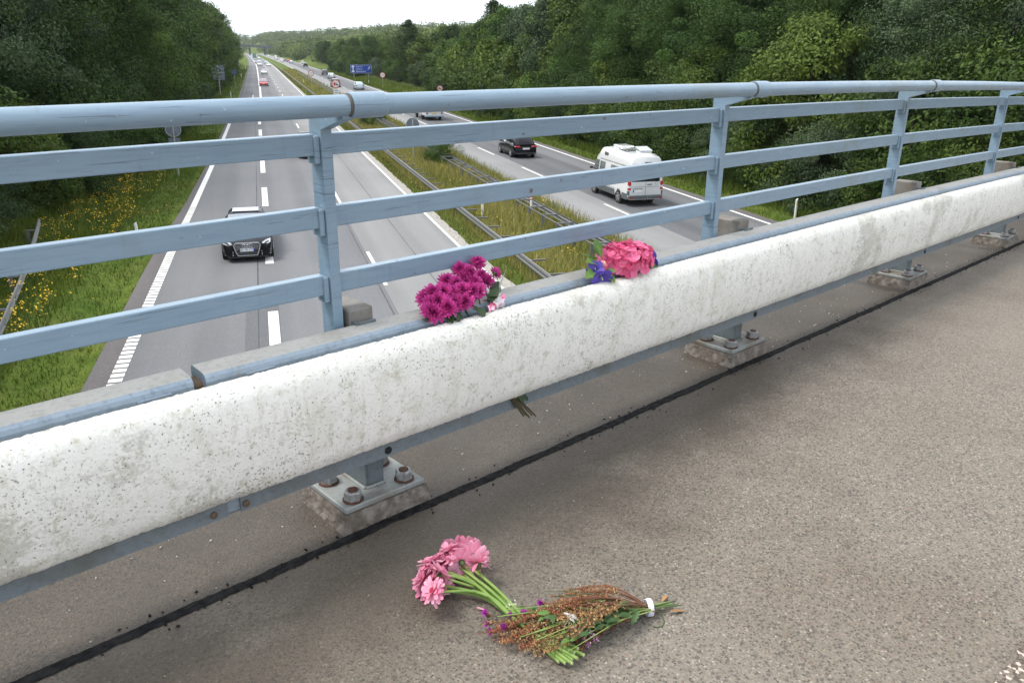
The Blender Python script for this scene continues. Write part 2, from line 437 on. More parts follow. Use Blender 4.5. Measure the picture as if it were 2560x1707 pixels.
# crumbs of the joint and grit on the slab
def scatter_stones(name, pts, mat, smin, smax):
    g = G()
    for (s, y) in pts:
        r = random.uniform(smin, smax); c = B(s, y, DECK + r * .35)
        ax = [Vector((random.gauss(0, 1), random.gauss(0, 1), random.gauss(0, 1))).normalized() for _ in range(1)][0]
        q = Matrix.Rotation(random.uniform(0, 6.3), 3, ax)
        vs = [c + q @ Vector((x * r * random.uniform(.7, 1.2), y_ * r * random.uniform(.6, 1.1), z * r * random.uniform(.5, .9))) for x, y_, z in ((1, 0, 0), (-1, 0, 0), (0, 1, 0), (0, -1, 0), (0, 0, 1), (0, 0, -1))]
        g.add(vs, [(0, 2, 4), (2, 1, 4), (1, 3, 4), (3, 0, 4), (2, 0, 5), (1, 2, 5), (3, 1, 5), (0, 3, 5)])
    return tag(g.build(name, mat, deck), kind='stuff')
scatter_stones('joint_crumbs', [(random.uniform(.3, 9), JY + random.gauss(0, .028)) for _ in range(420)], MAT_TAR, .002, .007)
scatter_stones('grit', [(random.uniform(-.5, 8), random.uniform(.2, 2.4)) for _ in range(260)], MAT_PEBBLE, .0015, .004)
scatter_stones('grit_by_posts', [(random.uniform(.3, 8), random.uniform(1.95, 2.3)) for _ in range(160)], MAT_PEBBLE, .002, .006)

# =================================================================== CRASH BARRIER
SPAN, SPAN_G = 2.0, 2.15
POSTS = [j for j in range(-1, 7)]
gr = thing('crash_barrier', 'low steel crash barrier with a rough white coated panel along the bridge deck', 'guardrail', B(1.2, 2.0, DECK))
go = Vector(gr.location)
# white panel, bull-nosed top, ragged upper rim
prof = [(1.912, -1.142), (1.895, -1.148), (1.884, -1.138), (1.873, -1.105), (1.861, -1.04), (1.854, -.97), (1.854, -.91), (1.860, -.865), (1.870, -.838), (1.884, -.825), (1.902, -.820), (1.918, -.819), (1.925, -.826), (1.926, -1.13)]
def pj(s, i):
    big = ragged(s, i * .13, (2.1, 5.3, 11, 17)) * .0016
    fine = ragged(s, i * 7.7, (130, 260, 411, 690)) * .0011
    if i in (9, 10, 11, 12): return (fine * .8, fine * 1.2 + ragged(s, i, (40, 90, 170, 300)) * .0011)
    if i in (0, 1, 2): return (fine * .5, fine * 1.4 + ragged(s, 3, (9, 31, 77, 170)) * .0022)
    return (big + fine, fine)
for a, b, n in ((-1.5, 8.62, 1500), (8.64, 15, 240)):
    g = G(); sweep(g, prof, a, b, n, jit=pj)
    g.build('white_panel', MAT_PANEL, gr, smooth=True, org=go, angle=50)
# steel box beam behind it, in lengths joined over a sleeve
bprof = [(1.958, -1.225), (1.951, -1.215), (1.951, -.822), (1.954, -.811), (1.962, -.803), (1.973, -.800), (2.040, -.799), (2.050, -.806), (2.052, -.82), (2.052, -1.215), (2.045, -1.225)]
lower = [(1.9455, -1.2235), (1.9455, -1.10), (1.9500, -1.10), (1.9500, -1.2235)]
def beam_mesh(s0, s1, n):
    g = G(); rings = [[B(s, y, z) for y, z in bprof] for s in frange(s0, s1, n)]
    k = len(bprof)
    for i in range(n - 1):
        for j in range(k):
            p = [rings[i][j], rings[i][(j + 1) % k], rings[i + 1][(j + 1) % k], rings[i + 1][j]]
            g.add(p, [(0, 1, 2, 3)], 1 if j in (4, 5, 6) else 0)
    g.add(rings[0], [tuple(range(k))]); g.add(rings[-1], [tuple(range(k))[::-1]])
    return g
for a, b in ((-1.6, .662), (.694, 8.66), (8.69, 15)):
    bm_o = beam_mesh(a, b, max(8, int((b - a) * 5))).build('box_beam', [MAT_GALV, MAT_GALVTOP], gr, org=go)
    g = G(); sweep(g, lower, a + .05 if a > 0 else a, b + .045 if b < 1 else b, max(8, int((b - a) * 5)))
    g.build('lower_flange', MAT_STRIP, gr, org=go)
for sj in (.678, 8.675):
    g = G(); sweep(g, [(1.972, -1.20), (1.972, -.835), (1.978, -.828), (2.030, -.828), (2.036, -.835), (2.036, -1.20)], sj - .12, sj + .12, 4)
    g.build('beam_sleeve', MAT_BROWN, gr, org=go)
# small weld seams on the front of the beam
for s0 in (.52, .80, 5.35):
    g = G(); g.bbox(s0, s0 + .085, 1.947, 1.953, -.832, -.823, .002, X=lambda p: B(p.x, p.y, p.z)); g.build('weld_plate', MAT_GALV, gr, org=go)
# bolts and holes of the lower flange
def cyl_local(r, h, n=14):
    g = G(); g.lathe([(r * .9, 0), (r, h * .15), (r, h * .85), (r * .85, h)], n); return g
hole_me = cyl_local(.0125, .0035, 18).mesh('flange_hole', M('hole_black', (.01, .01, .01), .9))
fb_me = cyl_local(.010, .006, 16).mesh('flange_bolt', MAT_BROWN, smooth=True, angle=40)
def rot_to(d, roll=0.0): return Vector(d).to_track_quat('Z', 'Y') @ Matrix.Rotation(roll, 3, 'Z').to_quaternion()
for s_, me_, nm in [(.667, fb_me, 'flange_bolt'), (.759, fb_me, 'flange_bolt')] + [(1.233 + SPAN_G * j, hole_me, 'flange_hole') for j in range(0, 5)]:
    put(nm, me_, gr, B(s_, 1.9452, -1.2015) - go, rot_to((0, -1, 0)))
# posts on bolted base plates
nut = G(); nut.lathe([(.0, .0), (.029, 0), (.029, .026), (.0245, .031)], 6, 0, cap=True)
nut.lathe([(.0165, .0305), (.0165, .0335), (.001, .0335)], 14, 1)
NUT = nut.mesh('nut', [MAT_NUT, MAT_RUST])
washer = G(); washer.lathe([(.0335, 0), (.0335, .005), (.025, .0055)], 18); WASH = washer.mesh('washer', MAT_RUST)
for j in POSTS:
    s0 = SPAN_G * j
    X = lambda p, s0=s0: Matrix.Rotation(Bang(1.22 + s0), 3, 'Z') @ (Vector(p) - Vector((1.22, 2.06, 0))) + B(1.22 + s0, 2.06, 0)
    # post: folded channel
    g = G()
    g.bbox(1.192, 1.200, 2.025, 2.155, -1.357, -.790, .002, X=X)
    g.bbox(1.2002, 1.262, 2.025, 2.033, -1.357, -.790, .002, X=X)
    g.bbox(1.2002, 1.262, 2.147, 2.155, -1.357, -.790, .002, X=X)
    post = g.build('post', MAT_POST, gr, org=go)
    g = G(); g.bbox(1.188, 1.272, 2.056, 2.205, -.905, -.757, .005, X=X)
    g.build('post_cap', MAT_CAP, post, org=go)
    g = G()
    ring0 = [(1.055, 1.935), (1.392, 1.935), (1.392, 2.225), (1.055, 2.225)]
    def pl(z, gx, gy, jj):
        out = []
        for a in range(4):
            x0, y0 = ring0[a]; x1, y1 = ring0[(a + 1) % 4]
            for k in range(8):
                t = k / 8; x, y = x0 + (x1 - x0) * t, y0 + (y1 - y0) * t
                cx, cy = x - 1.2235, y - 2.08
                w = 1 + jj * ragged(a * 3 + t * 2.0 + s0 * 1.3 + z * 5, 2, (3, 7, 15, 31))
                out.append(X(Vector((1.2235 + cx * gx * w, 2.08 + cy * gy * w, z))))
        return out
    g.loft([pl(DECK - .01, 1.00, .985, .03), pl(DECK + .02, .975, .96, .035), pl(-1.395, .945, .93, .025), pl(-1.3785, .92, .905, .012)])
    g.build('mortar_plinth', MAT_MORTAR, gr, org=go)
    g = G(); g.bbox(1.072, 1.375, 1.952, 2.208, -1.3775, -1.357, .004, X=X)
    plate = g.build('base_plate', MAT_PLATE, gr, org=go)
    g = G(); g.tube([X(Vector(p)) for p in ((1.186, 2.02, -1.355), (1.186, 2.16, -1.355))], .006, 6)
    g.tube([X(Vector(p)) for p in ((1.188, 2.019, -1.355), (1.262, 2.019, -1.355))], .006, 6)
    g.build('weld_bead', MAT_PLATE, plate, org=go)
    for (nx, ny) in ((1.118, 1.992), (1.320, 1.992), (1.118, 2.135), (1.320, 2.135)):
        c = X(Vector((nx + random.gauss(0, .002), ny + random.gauss(0, .002), -1.3568))) - go
        rz = random.uniform(0, 6.3)
        put('washer', WASH, plate, c, (0, 0, rz)); put('nut', NUT, plate, c + Vector((0, 0, .0045)), (random.gauss(0, .02), random.gauss(0, .02), rz))
# thin packing strips lying against two of the posts
for s0 in (1.17, 3.42):
    g = G(); g.bbox(s0, s0 + .24, 2.078, 2.092, -.834, -.824, .002, X=lambda p, s0=s0: B(p.x, p.y + (p.x - s0) * -.02, p.z + (p.x - s0) * .02))
    tag(g.build('packing_strip', MAT_BROWN, gr, org=go), 'thin brown strip tucked behind the beam')

# =================================================================== PARAPET RAILING
pr_ = thing('parapet_railing', 'blue grey painted parapet railing with round handrail and three flat bars', 'railing', B(1.2, 2.1, DECK))
po = Vector(pr_.location)
PX = 1.140
HR_Y, HR_Z, HR_R = 1.962, -.152, .0290
for j in POSTS:
    s0 = SPAN * j
    X = lambda p, s0=s0: B(p.x + s0, p.y, p.z)
    # post with the bracket that carries the handrail inwards
    g = G(); out = [(2.072, -1.60), (2.072, -.205), (2.050, -.189), (1.975, -.1905), (1.915, -.183), (1.918, -.179), (1.975, -.178), (2.050, -.158), (2.132, -.158), (2.138, -.20), (2.138, -1.60)]
    out = [(2.072, -1.19), (2.072, -.222), (1.952, -.186), (1.948, -.178), (2.132, -.166), (2.136, -.175), (2.136, -1.13), (2.60, -1.13), (2.60, -1.9), (2.535, -1.9), (2.535, -1.19)]
    ra = [X(Vector((PX, y, z))) for y, z in out]; rb = [X(Vector((PX + .034, y, z))) for y, z in out]
    k = len(out); g.add(ra + rb, [tuple(range(k)), tuple(range(k, 2 * k))[::-1]] + [(i, i + k, (i + 1) % k + k, (i + 1) % k) for i in range(k)])
    post = g.build('railing_post', MAT_RAIL, pr_, org=po)
    for zb in (-.234, -.441, -.643):
        g = G(); g.bbox(PX - .018, PX - .0005, 2.079, 2.126, zb - .083, zb - .004, .003, X=X)
        g.build('bracket', MAT_RAIL, post, org=po)
    # collar on the handrail joint
    g = G()
    ring = lambda s, r: [B(s, HR_Y + r * math.cos(a), HR_Z + r * math.sin(a)) for a in [2 * math.pi * i / 28 for i in range(28)]]
    g.loft([ring(s0 + s, r) for s, r in ((1.168, .0292), (1.168, .0335), (1.172, .0345), (1.268, .0345), (1.275, .0335), (1.282, .0292))], cap=False)
    g.build('collar', MAT_RAIL, pr_, smooth=True, org=po, angle=50)
    g = G(); g.loft([ring(s0 + s, r) for s, r in ((1.1585, .0293), (1.1605, .0312), (1.167, .0312), (1.1678, .0293))], cap=False)
    g.build('gap_seal', M('joint_grime', (.10, .085, .07), .9) if j == POSTS[0] else bpy.data.materials['joint_grime'], pr_, smooth=True, org=po)
    # handrail length to the next collar
    g = G(); g.loft([ring(s0 + s, HR_R) for s in frange(1.22, 3.22, 14)], cap=True)
    g.build('handrail', MAT_RAIL, pr_, smooth=True, org=po, angle=50)
    # three flat bars
    for zb in (-.234, -.441, -.643):
        g = G(); rings = []
        for s in frange(PX + .0345, PX + SPAN - .012, 9):
            rings.append([B(s + s0, y, z) for y, z in ((2.0865, zb - .0025), (2.0885, zb), (2.119, zb), (2.121, zb - .0025), (2.121, zb - .0575), (2.119, zb - .06), (2.0885, zb - .06), (2.0865, zb - .0575))])
        g.loft(rings); g.build('flat_bar', MAT_RAIL, pr_, org=po)

# =================================================================== MOTORWAY, VERGES, TERRAIN (setting)
def asphalt(name, a, b, lane_tracks=None):
    t = NT(name)
    rot = t.mapping((1, 1, 1), (0, 0, TH))         # x: across, y: along the road
    fine = t.noise(38, 3); c = t.mix(t.mapr(fine, .3, .7), a, b)
    sp = t.sep(t.vor(55), 0); c = t.mix(t.mapr(sp, .90, .95, 0, .30), c, (.45, .45, .45))
    wv = t.math('SINE', t.math('MULTIPLY', t.math('ADD', t.sep(rot, 0), .55), 3.351))
    c = t.mix(t.mapr(t.math('ADD', wv, t.math('MULTIPLY', t.noise(.35, 4), .8)), .1, 1.3, 0, .30), c, tuple(x * .66 for x in a))
    st = t.mapping((1.1, .035, 1), (0, 0, 0), rot)
    c = t.mix(t.mapr(t.noise(1.0, 5, vec=st), .35, .7, 0, .35), c, tuple(x * .72 for x in a))
    c = t.mix(t.mapr(t.noise(.12, 4), .4, .65, 0, .22), c, tuple(min(1, x * 1.3) for x in b))
    t.col(c); t.rough(.82); t.bump(fine, .25, .01)
    return t.m
A_LANE = asphalt('grey_asphalt', (.110, .113, .120), (.160, .162, .168))
A_PALE = asphalt('pale_worn_asphalt', (.175, .174, .174), (.235, .232, .23))
A_DARK = asphalt('dark_asphalt', (.078, .081, .088), (.118, .121, .126))
A_SHLD = asphalt('reddish_shoulder_asphalt', (.085, .077, .078), (.122, .11, .11))
PAINT = M('road_paint_white', (.74, .73, .70), .7, 0, (.60, .59, .57), 3.0, .45, .7)
GRAVEL = M('gravel_margin', (.36, .34, .31), .95, 0, (.22, .205, .18), 9, .4, .6, bump=.9, bscale=14)

US = [-40, -20, 0] + [5 * i for i in range(1, 41)] + [200 + 15 * i for i in range(1, 30)] + [640 + 40 * i for i in range(0, 40)]
def strip(name, v0, v1, z, mat, parent=None, us=None, kind=None, jag=0.0):
    """sheet between two v-curves (numbers or functions of u)"""
    f0 = v0 if callable(v0) else (lambda u: v0); f1 = v1 if callable(v1) else (lambda u: v1)
    us = us or US
    g = G(); g.grid([[U(u, f0(u), z), U(u, f1(u), z)] for u in us])
    o = g.build(name, mat, parent)
    if kind: o['kind'] = kind
    return o
def lerp(u, pts):
    for (a, x), (b, y) in zip(pts, pts[1:]):
        if u <= b: return x + (y - x) * max(0, min(1, (u - a) / (b - a)))
    return pts[-1][1]
Lgrass = lambda u: lerp(u, [(15, -4.62), (33, -4.5), (45, -4.1), (60, -3.85), (92, -3.6), (140, -3.15), (400, -3.1), (3000, -3.1)])
Ledge = lambda u: lerp(u, [(15, -3.95), (34, -3.83), (42, -3.68), (58, -3.47), (84, -3.27), (95, -3.2)])

# terrain: one sheet to the horizon, banks, far hills
def hill(u, v):
    h = 0.0
    if u > 350:
        for (hu, hv, a, su, sv) in ((1500, 60, 36, 500, 170), (1100, 190, 28, 420, 130), (1700, -160, 44, 600, 190), (2300, 30, 60, 500, 330), (1300, -330, 42, 500, 180), (800, 260, 20, 350, 150), (1900, 420, 48, 700, 240)):
            h += .36 * a * math.exp(-((u - hu) / su) ** 2 - ((v - hv) / sv) ** 2)
        cut = 1 - math.exp(-(max(0, abs(v - bend(u) * 0 - 9) - 24) / 60) ** 2) if u < 1250 else 1 - math.exp(-((abs(v - 9) / 60) ** 2)) * math.exp(-((u - 1250) / 250))
        h *= cut * min(1, (u - 350) / 300)
    return h
def ground_h(u, v):
    if v < -4.0: d = -4.0 - v
    elif v > 23.6: d = v - 23.6
    else: d = 0
    h = -.06
    if v < -4.0: h = -.06 - .05 * min(d, 3) + max(0, d - 6) * .16 if d < 30 else -.06 - .15 + 24 * .16 + (d - 30) * .02
    elif v > 23.6: h = -.06 - .05 * min(d, 2) + max(0, d - 3) * .20 if d < 24 else -.06 - .1 + 21 * .20 + (d - 24) * .02
    elif 7.2 < v < 14.2: h = -.06 - .12 * math.sin((v - 7.2) / 7 * math.pi)
    return h + hill(u, v)
def ground_material():
    t = NT('grass_ground')
    a = t.mix(t.mapr(t.noise(.55, 6), .35, .65), (.060, .105, .016), (.125, .165, .030))
    a = t.mix(t.mapr(t.noise(.22, 4), .5, .72, 0, .8), a, (.17, .15, .055))
    a = t.mix(t.mapr(t.noise(4.5, 5), .45, .75, 0, .6), a, (.035, .055, .012))
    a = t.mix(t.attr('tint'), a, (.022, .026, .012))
    t.col(a); t.rough(.95); t.p.inputs['Specular IOR Level'].default_value = .1; t.bump(t.noise(7, 5), 1.0, .12)
    return t.m
vs_ = [-900, -700, -520, -400, -300, -220, -160, -110, -80, -60, -45, -34, -26, -20, -16, -13, -11, -9.5, -8, -7, -6, -5, -4.05, -3, -1, 3, 6, 7.25, 8, 9, 10, 11, 12, 13, 14.15, 15, 18, 21, 23.3, 24, 25, 26, 27.5, 29, 31, 34, 38, 44, 52, 64, 80, 100, 130, 170, 220, 290, 380, 500, 700, 900]
us_ = [-250, -120, -60, -30, -10] + [6 * i for i in range(0, 20)] + [120 + 12 * i for i in range(0, 20)] + [360 + 35 * i for i in range(0, 46)] + [2100, 2400, 2900, 3600, 5000, 8000]
g = G(); rows = []; tt = []
for u in us_:
    r = []
    for v in vs_:
        wide = 1 if u < 2000 else 4 if abs(v) > 200 else 1
        r.append(U(u, v, ground_h(u, v) + (random.uniform(-.04, .04) if (v < -5 or 7.9 < v < 13.5 or v > 24.5) else 0)) + NN * (v * (wide - 1)))
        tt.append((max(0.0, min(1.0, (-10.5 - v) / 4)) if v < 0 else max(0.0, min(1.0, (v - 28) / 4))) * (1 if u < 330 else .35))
    rows.append(r)
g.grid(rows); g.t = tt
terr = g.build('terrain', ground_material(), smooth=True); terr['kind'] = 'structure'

# carriageways
cl = strip('left_carriageway', lambda u: Lgrass(u) + .45, 7.45, 0.0, A_LANE, kind='structure')
strip('shoulder_strip', Lgrass, lambda u: Lgrass(u) + .62 - .25 * min(1, max(0, (u - 40) / 60)), .0035, A_SHLD, cl)
strip('passing_lane', lambda u: 3.52 if u < 47 else 3.3, 7.43, .004, A_PALE, cl, us=[u for u in US if u < 420])
SEAM = M('sealed_seam', (.045, .046, .05), .8)
for v_ in (-.60, 3.36, 5.35):
    strip('paving_seam', lambda u, v_=v_: v_ + .012 * ragged(u, v_, (.3, .9, 2, 5)), lambda u, v_=v_: v_ + .028 + .012 * ragged(u, v_ + 1, (.3, .9, 2, 5)), .0075, SEAM, cl, us=[14 + 1.0 * i for i in range(0, 120)])
strip('dark_repair_strip', -.95, .02, .0045, A_DARK, cl, us=[14, 20, 24, 27.5])
strip('far_shoulder_patch', -2.6, -.9, .0045, A_DARK, cl, us=[118, 124, 130, 150, 165])
strip('gravel_margin', 7.44, lambda u: 7.86 + .09 * ragged(u, 3, (1.3, 3.1, 7, 13)), .012, GRAVEL, cl, us=[6 + .4 * i for i in range(0, 250)] + [106 + 10 * i for i in range(60)])
crr = strip('right_carriageway', 13.6, 22.95, 0.0, A_PALE, kind='structure')
strip('slow_lane', 17.35, 20.95, .004, A_DARK, crr, us=[u for u in US if u < 500])
strip('far_slow_lane', 20.95, 22.9, .004, A_LANE, crr, us=[u for u in US if u < 700])
strip('shoulder_strip', 22.9, lambda u: 23.45 + .07 * ragged(u, 6, (.7, 1.9, 4, 9)), .0035, A_SHLD, crr, us=[6 + 1.0 * i for i in range(0, 120)] + [126 + 15 * i for i in range(60)])

def dash(u0, u1, v, w, parent, name='lane_dash', z=.010):
    g = G(); n = max(2, int((u1 - u0) / 12) + 2)
    g.grid([[U(u, v - w / 2, z), U(u, v + w / 2, z)] for u in frange(u0, u1, n)])
    return g.build(name, PAINT, parent)
for k in range(-4, 8):
    f = 48.9 + 12.15 * k
    if f - 6.1 > 128: break
    dash(f - 6.1, f, -.16, .30, cl)
for k in range(-2, 40):
    f = 31.66 + 15.0 * k
    dash(f - 5.0, f, 3.61 + .3 * min(1, max(0, (f - 92) / 60)), .13, cl)
g = G(); us2 = [108 + 8 * i for i in range(36)] + [400 + 20 * i for i in range(50)]
g.grid([[U(u, .02 + .2 * min(1, (u - 108) / 60), .010), U(u, .34 + .2 * min(1, (u - 108) / 60), .010)] for u in us2]); g.build('edge_line', PAINT, cl)
g = G(); g.grid([[U(u, 7.30, .010), U(u, 7.43, .010)] for u in US if u < 900]); g.build('edge_line', PAINT, cl)
g = G(); g.grid([[U(u, -.95, .0105), U(u, -.84, .0105)] for u in frange(132, 150, 4)]); g.build('edge_line', PAINT, cl)
# profiled edge line: raised white bars, closing up to a solid line further off
stripe = G(); stripe.box(-.15, .15, -.112, .112, 0, .008)
STR = stripe.mesh('edge_stripe', PAINT)
u = 12.0
while u < 44:
    put('edge_stripe', STR, cl, U(u, Ledge(u), .004), (0, 0, -TH), (1.05 if u < 40 else 1, 1.0, 1)); u += .33
g = G(); g.grid([[U(u, Ledge(u) - .145, .010), U(u, Ledge(u) + .145, .010)] for u in frange(43.8, 104, 14)]); g.build('edge_line', PAINT, cl)
for f in [(36.2, 39.4), (49.2, 54.0), (61.2, 66.2)] + [(79 + 14.5 * k - 5, 79 + 14.5 * k) for k in range(0, 36)] + [(22, 26)]:
    dash(f[0], f[1], 17.08, .13, crr)
g = G(); g.grid([[U(u, 22.62, .010), U(u, 22.80, .010)] for u in US if 0 < u < 900]); g.build('edge_line', PAINT, crr)
g = G(); g.grid([[U(u, 13.75, .010), U(u, 13.9, .010)] for u in US if 0 < u < 900]); g.build('edge_line', PAINT, crr)
# exit ramp far off on the right
g = G(); g.grid([[U(u, 23.0 + (u - 470) ** 1.25 * .028, .02 + ground_h(u, 24 + (u - 470) ** 1.25 * .03) * .6 + .1), U(u, 28.5 + (u - 470) ** 1.25 * .045, .02 + ground_h(u, 24 + (u - 470) ** 1.25 * .03) * .6 + .1)] for u in frange(470, 800, 24)])
tag(g.build('exit_ramp', A_PALE), kind='structure')

# =================================================================== SAFETY BARRIERS BESIDE THE ROAD
MAT_BARR = galv('weathered_barrier_steel', (.17, .175, .18), (.27, .275, .28), (.15, .12, .09), .55, .75, .5, .5)
MAT_BARD = galv('dark_barrier_steel', (.13, .125, .12), (.2, .19, .18), (.16, .11, .08), .5, .7, .7, .3)
def w_barrier(name, label, us, vf, zf, spacing, side, mats, spacer=.42, rear=True):
    o = U(us[0], vf(us[0]), 0)
    t = thing(name, label, 'guardrail', o)
    prof = [(0, .31), (.025, .30), (.055, .235), (.05, .215), (.012, .165), (.012, .145), (.05, .095), (.055, .075), (.025, .01), (0, 0), (-.012, 0), (.008, .02), (.035, .08), (-.005, .14), (-.005, .17), (.035, .23), (.008, .29), (-.012, .31)]
    g = G(); rings = []
    for u in us:
        rings.append([U(u, vf(u) - side * y, zf(u) + .42 + z) for y, z in prof])
    g.loft(rings); g.build('beam', mats[0], t, org=o)
    g = G(); rings = []
    for u in us:
        rings.append([U(u, vf(u) + side * spacer + dv, zf(u) + .62 + dz) for dv, dz in ((-.02, 0), (.02, 0), (.02, .05), (-.02, .05))])
    if rear: g.loft(rings); g.build('rear_rail', mats[0], t, org=o)
    u = us[0] + .7
    pg = None
    while u < us[-1] and u < 130:
        c = U(u, vf(u), zf(u)) - o
        X = Matrix.Translation(c) @ Matrix.Rotation(-TH, 4, 'Z')
        pg = G(); a, b = sorted((side * .02, side * (spacer + .05)))
        pg.box(a, b, -.04, .04, .63, .69, 0, X)
        pg.box(a + (.06 if side > 0 else -.0), a + .14 + (.06 if side > 0 else 0), -.05, .05, -.5, .599, 0, X)
        pg.build('post', mats[1], t); u += spacing
    return t
w_barrier('median_barrier', 'steel barrier with stepped spacers along the left side of the grassy median', [14 + 3 * i for i in range(0, 45)] + [150 + 15 * i for i in range(24)], lambda u: 8.76, lambda u: ground_h(u, 9) + .02, 2.0, 1, (MAT_BARR, MAT_BARD), .60, False)
w_barrier('median_barrier', 'steel barrier half hidden in tall grass beside the right carriageway', [14 + 3 * i for i in range(0, 45)] + [150 + 15 * i for i in range(10)], lambda u: 12.75, lambda u: ground_h(u, 12.3) + .02, 2.0, -1, (MAT_BARR, MAT_BARR), .75)
w_barrier('verge_barrier', 'short flared steel barrier end in the flowering left verge', [17 + 1.5 * i for i in range(0, 16)], lambda u: lerp(u, [(17, -6.5), (24, -7.31), (29, -8.0), (34, -8.78), (40, -9.8)]), lambda u: ground_h(u, -8) - .06, 3.9, -1, (MAT_BARR, MAT_BARR), .35, False)

# =================================================================== VEHICLES
GLASS = M('car_glass', (.30, .32, .35), .06, .6, spec=.8, coat=.6)
GLASS_D = M('dark_tinted_glass', (.012, .014, .017), .06, 0, spec=.5)
TYRE = M('tyre_rubber', (.018, .018, .018), .85)
RIM = M('alloy_rim', (.50, .51, .52), .3, .8)
CHROME = M('chrome_trim', (.62, .63, .65), .15, .9)
BLACKPL = M('black_plastic', (.018, .018, .02), .5)
GREYPL = M('grey_plastic_trim', (.085, .10, .105), .6)
LAMP_R = M('tail_lamp_red', (.42, .02, .015), .2, coat=.6)
LAMP_W = M('headlamp_clear', (.72, .76, .80), .12, .2, coat=.8)
LAMP_O = M('lamp_amber', (.75, .38, .10), .25, coat=.5)
PLATE_W = M('plate_white', (.72, .73, .74), .5)
PLATE_Y = M('plate_yellow', (.70, .48, .04), .5)
PLATE_B = M('plate_blue', (.02, .05, .35), .5)
INK = M('plate_ink', (.015, .015, .018), .6)
def car_paint(name, c, metal=0.0): return M(name, c, .22, metal, coat=1.0, spec=.5)
P_BLACK = M('black_car_paint', (.008, .008, .011), .2, coat=0, spec=.16); P_WHITE = car_paint('white_car_paint', (.72, .73, .73))
P_SILVER = car_paint('silver_car_paint', (.44, .47, .49), .4); P_RED = car_paint('red_car_paint', (.50, .014, .012))
P_BLUE = car_paint('pale_blue_car_paint', (.42, .52, .60)); P_GREY = car_paint('dark_grey_car_paint', (.06, .065, .075), .3); P_GREEN = car_paint('green_lorry_paint', (.03, .16, .12))
def text_mesh(body, size, mat, name='lettering', align='CENTER'):
    cu = bpy.data.curves.new(name, 'FONT'); cu.body = body; cu.size = size; cu.align_x = align; cu.align_y = 'CENTER'; cu.extrude = .0008
    o = bpy.data.objects.new(name, cu); COL.objects.link(o)
    dg = bpy.context.evaluated_depsgraph_get()
    me = bpy.data.meshes.new_from_object(o.evaluated_get(dg)); me.materials.clear(); me.materials.append(mat)
    bpy.data.objects.remove(o); bpy.data.curves.remove(cu); return me
def interp(x, xs, ys): return float(np.interp(x, xs, ys))
def smooth_interp(x, xs, ys):
    xs = np.asarray(xs, float); ys = np.asarray(ys, float)
    d = .14; return float(np.mean([np.interp(x + o, xs, ys) for o in (-d, -d / 2, 0, d / 2, d)]))
def wheel_mesh(r, w, rim=True):
    g = G(); X = Matrix.Rotation(math.pi / 2, 4, 'X')
    g.lathe([(r * .62, -w / 2), (r * .93, -w / 2), (r, -w * .35), (r, w * .35), (r * .93, w / 2), (r * .62, w / 2)], 22, 0, X, cap=True)
    return g.mesh('wheel', TYRE, smooth=True, angle=35)
def rim_mesh(r, w):
    g = G(); X = Matrix.Rotation(math.pi / 2, 4, 'X')
    for s in (-1, 1):
        g.lathe([(r * .66, s * w * .5), (r * .66, s * (w * .5 + .006)), (r * .58, s * (w * .5 + .008)), (r * .57, s * (w * .5 - .02))], 22, 0, X, cap=False)
        for k in range(5):
            a = 2 * math.pi * k / 5; d = Vector((math.cos(a), math.sin(a), 0)); e = Vector((-d.y, d.x, 0))
            q = [X @ (d * rr + e * ww + Vector((0, 0, s * (w * .5 + zz)))) for rr, ww, zz in ((.03, -.04, .006), (.03, .04, .006), (r * .6, .035, .004), (r * .6, -.035, .004))]
            g.add(q, [(0, 1, 2, 3)])
        g.lathe([(.06, s * w * .5), (.055, s * (w * .5 + .012))], 12, 0, X)
    return g.mesh('rim', RIM)
WH, RM = wheel_mesh(.33, .22), rim_mesh(.33, .22)
WHV, RMV = wheel_mesh(.35, .21), rim_mesh(.35, .21)

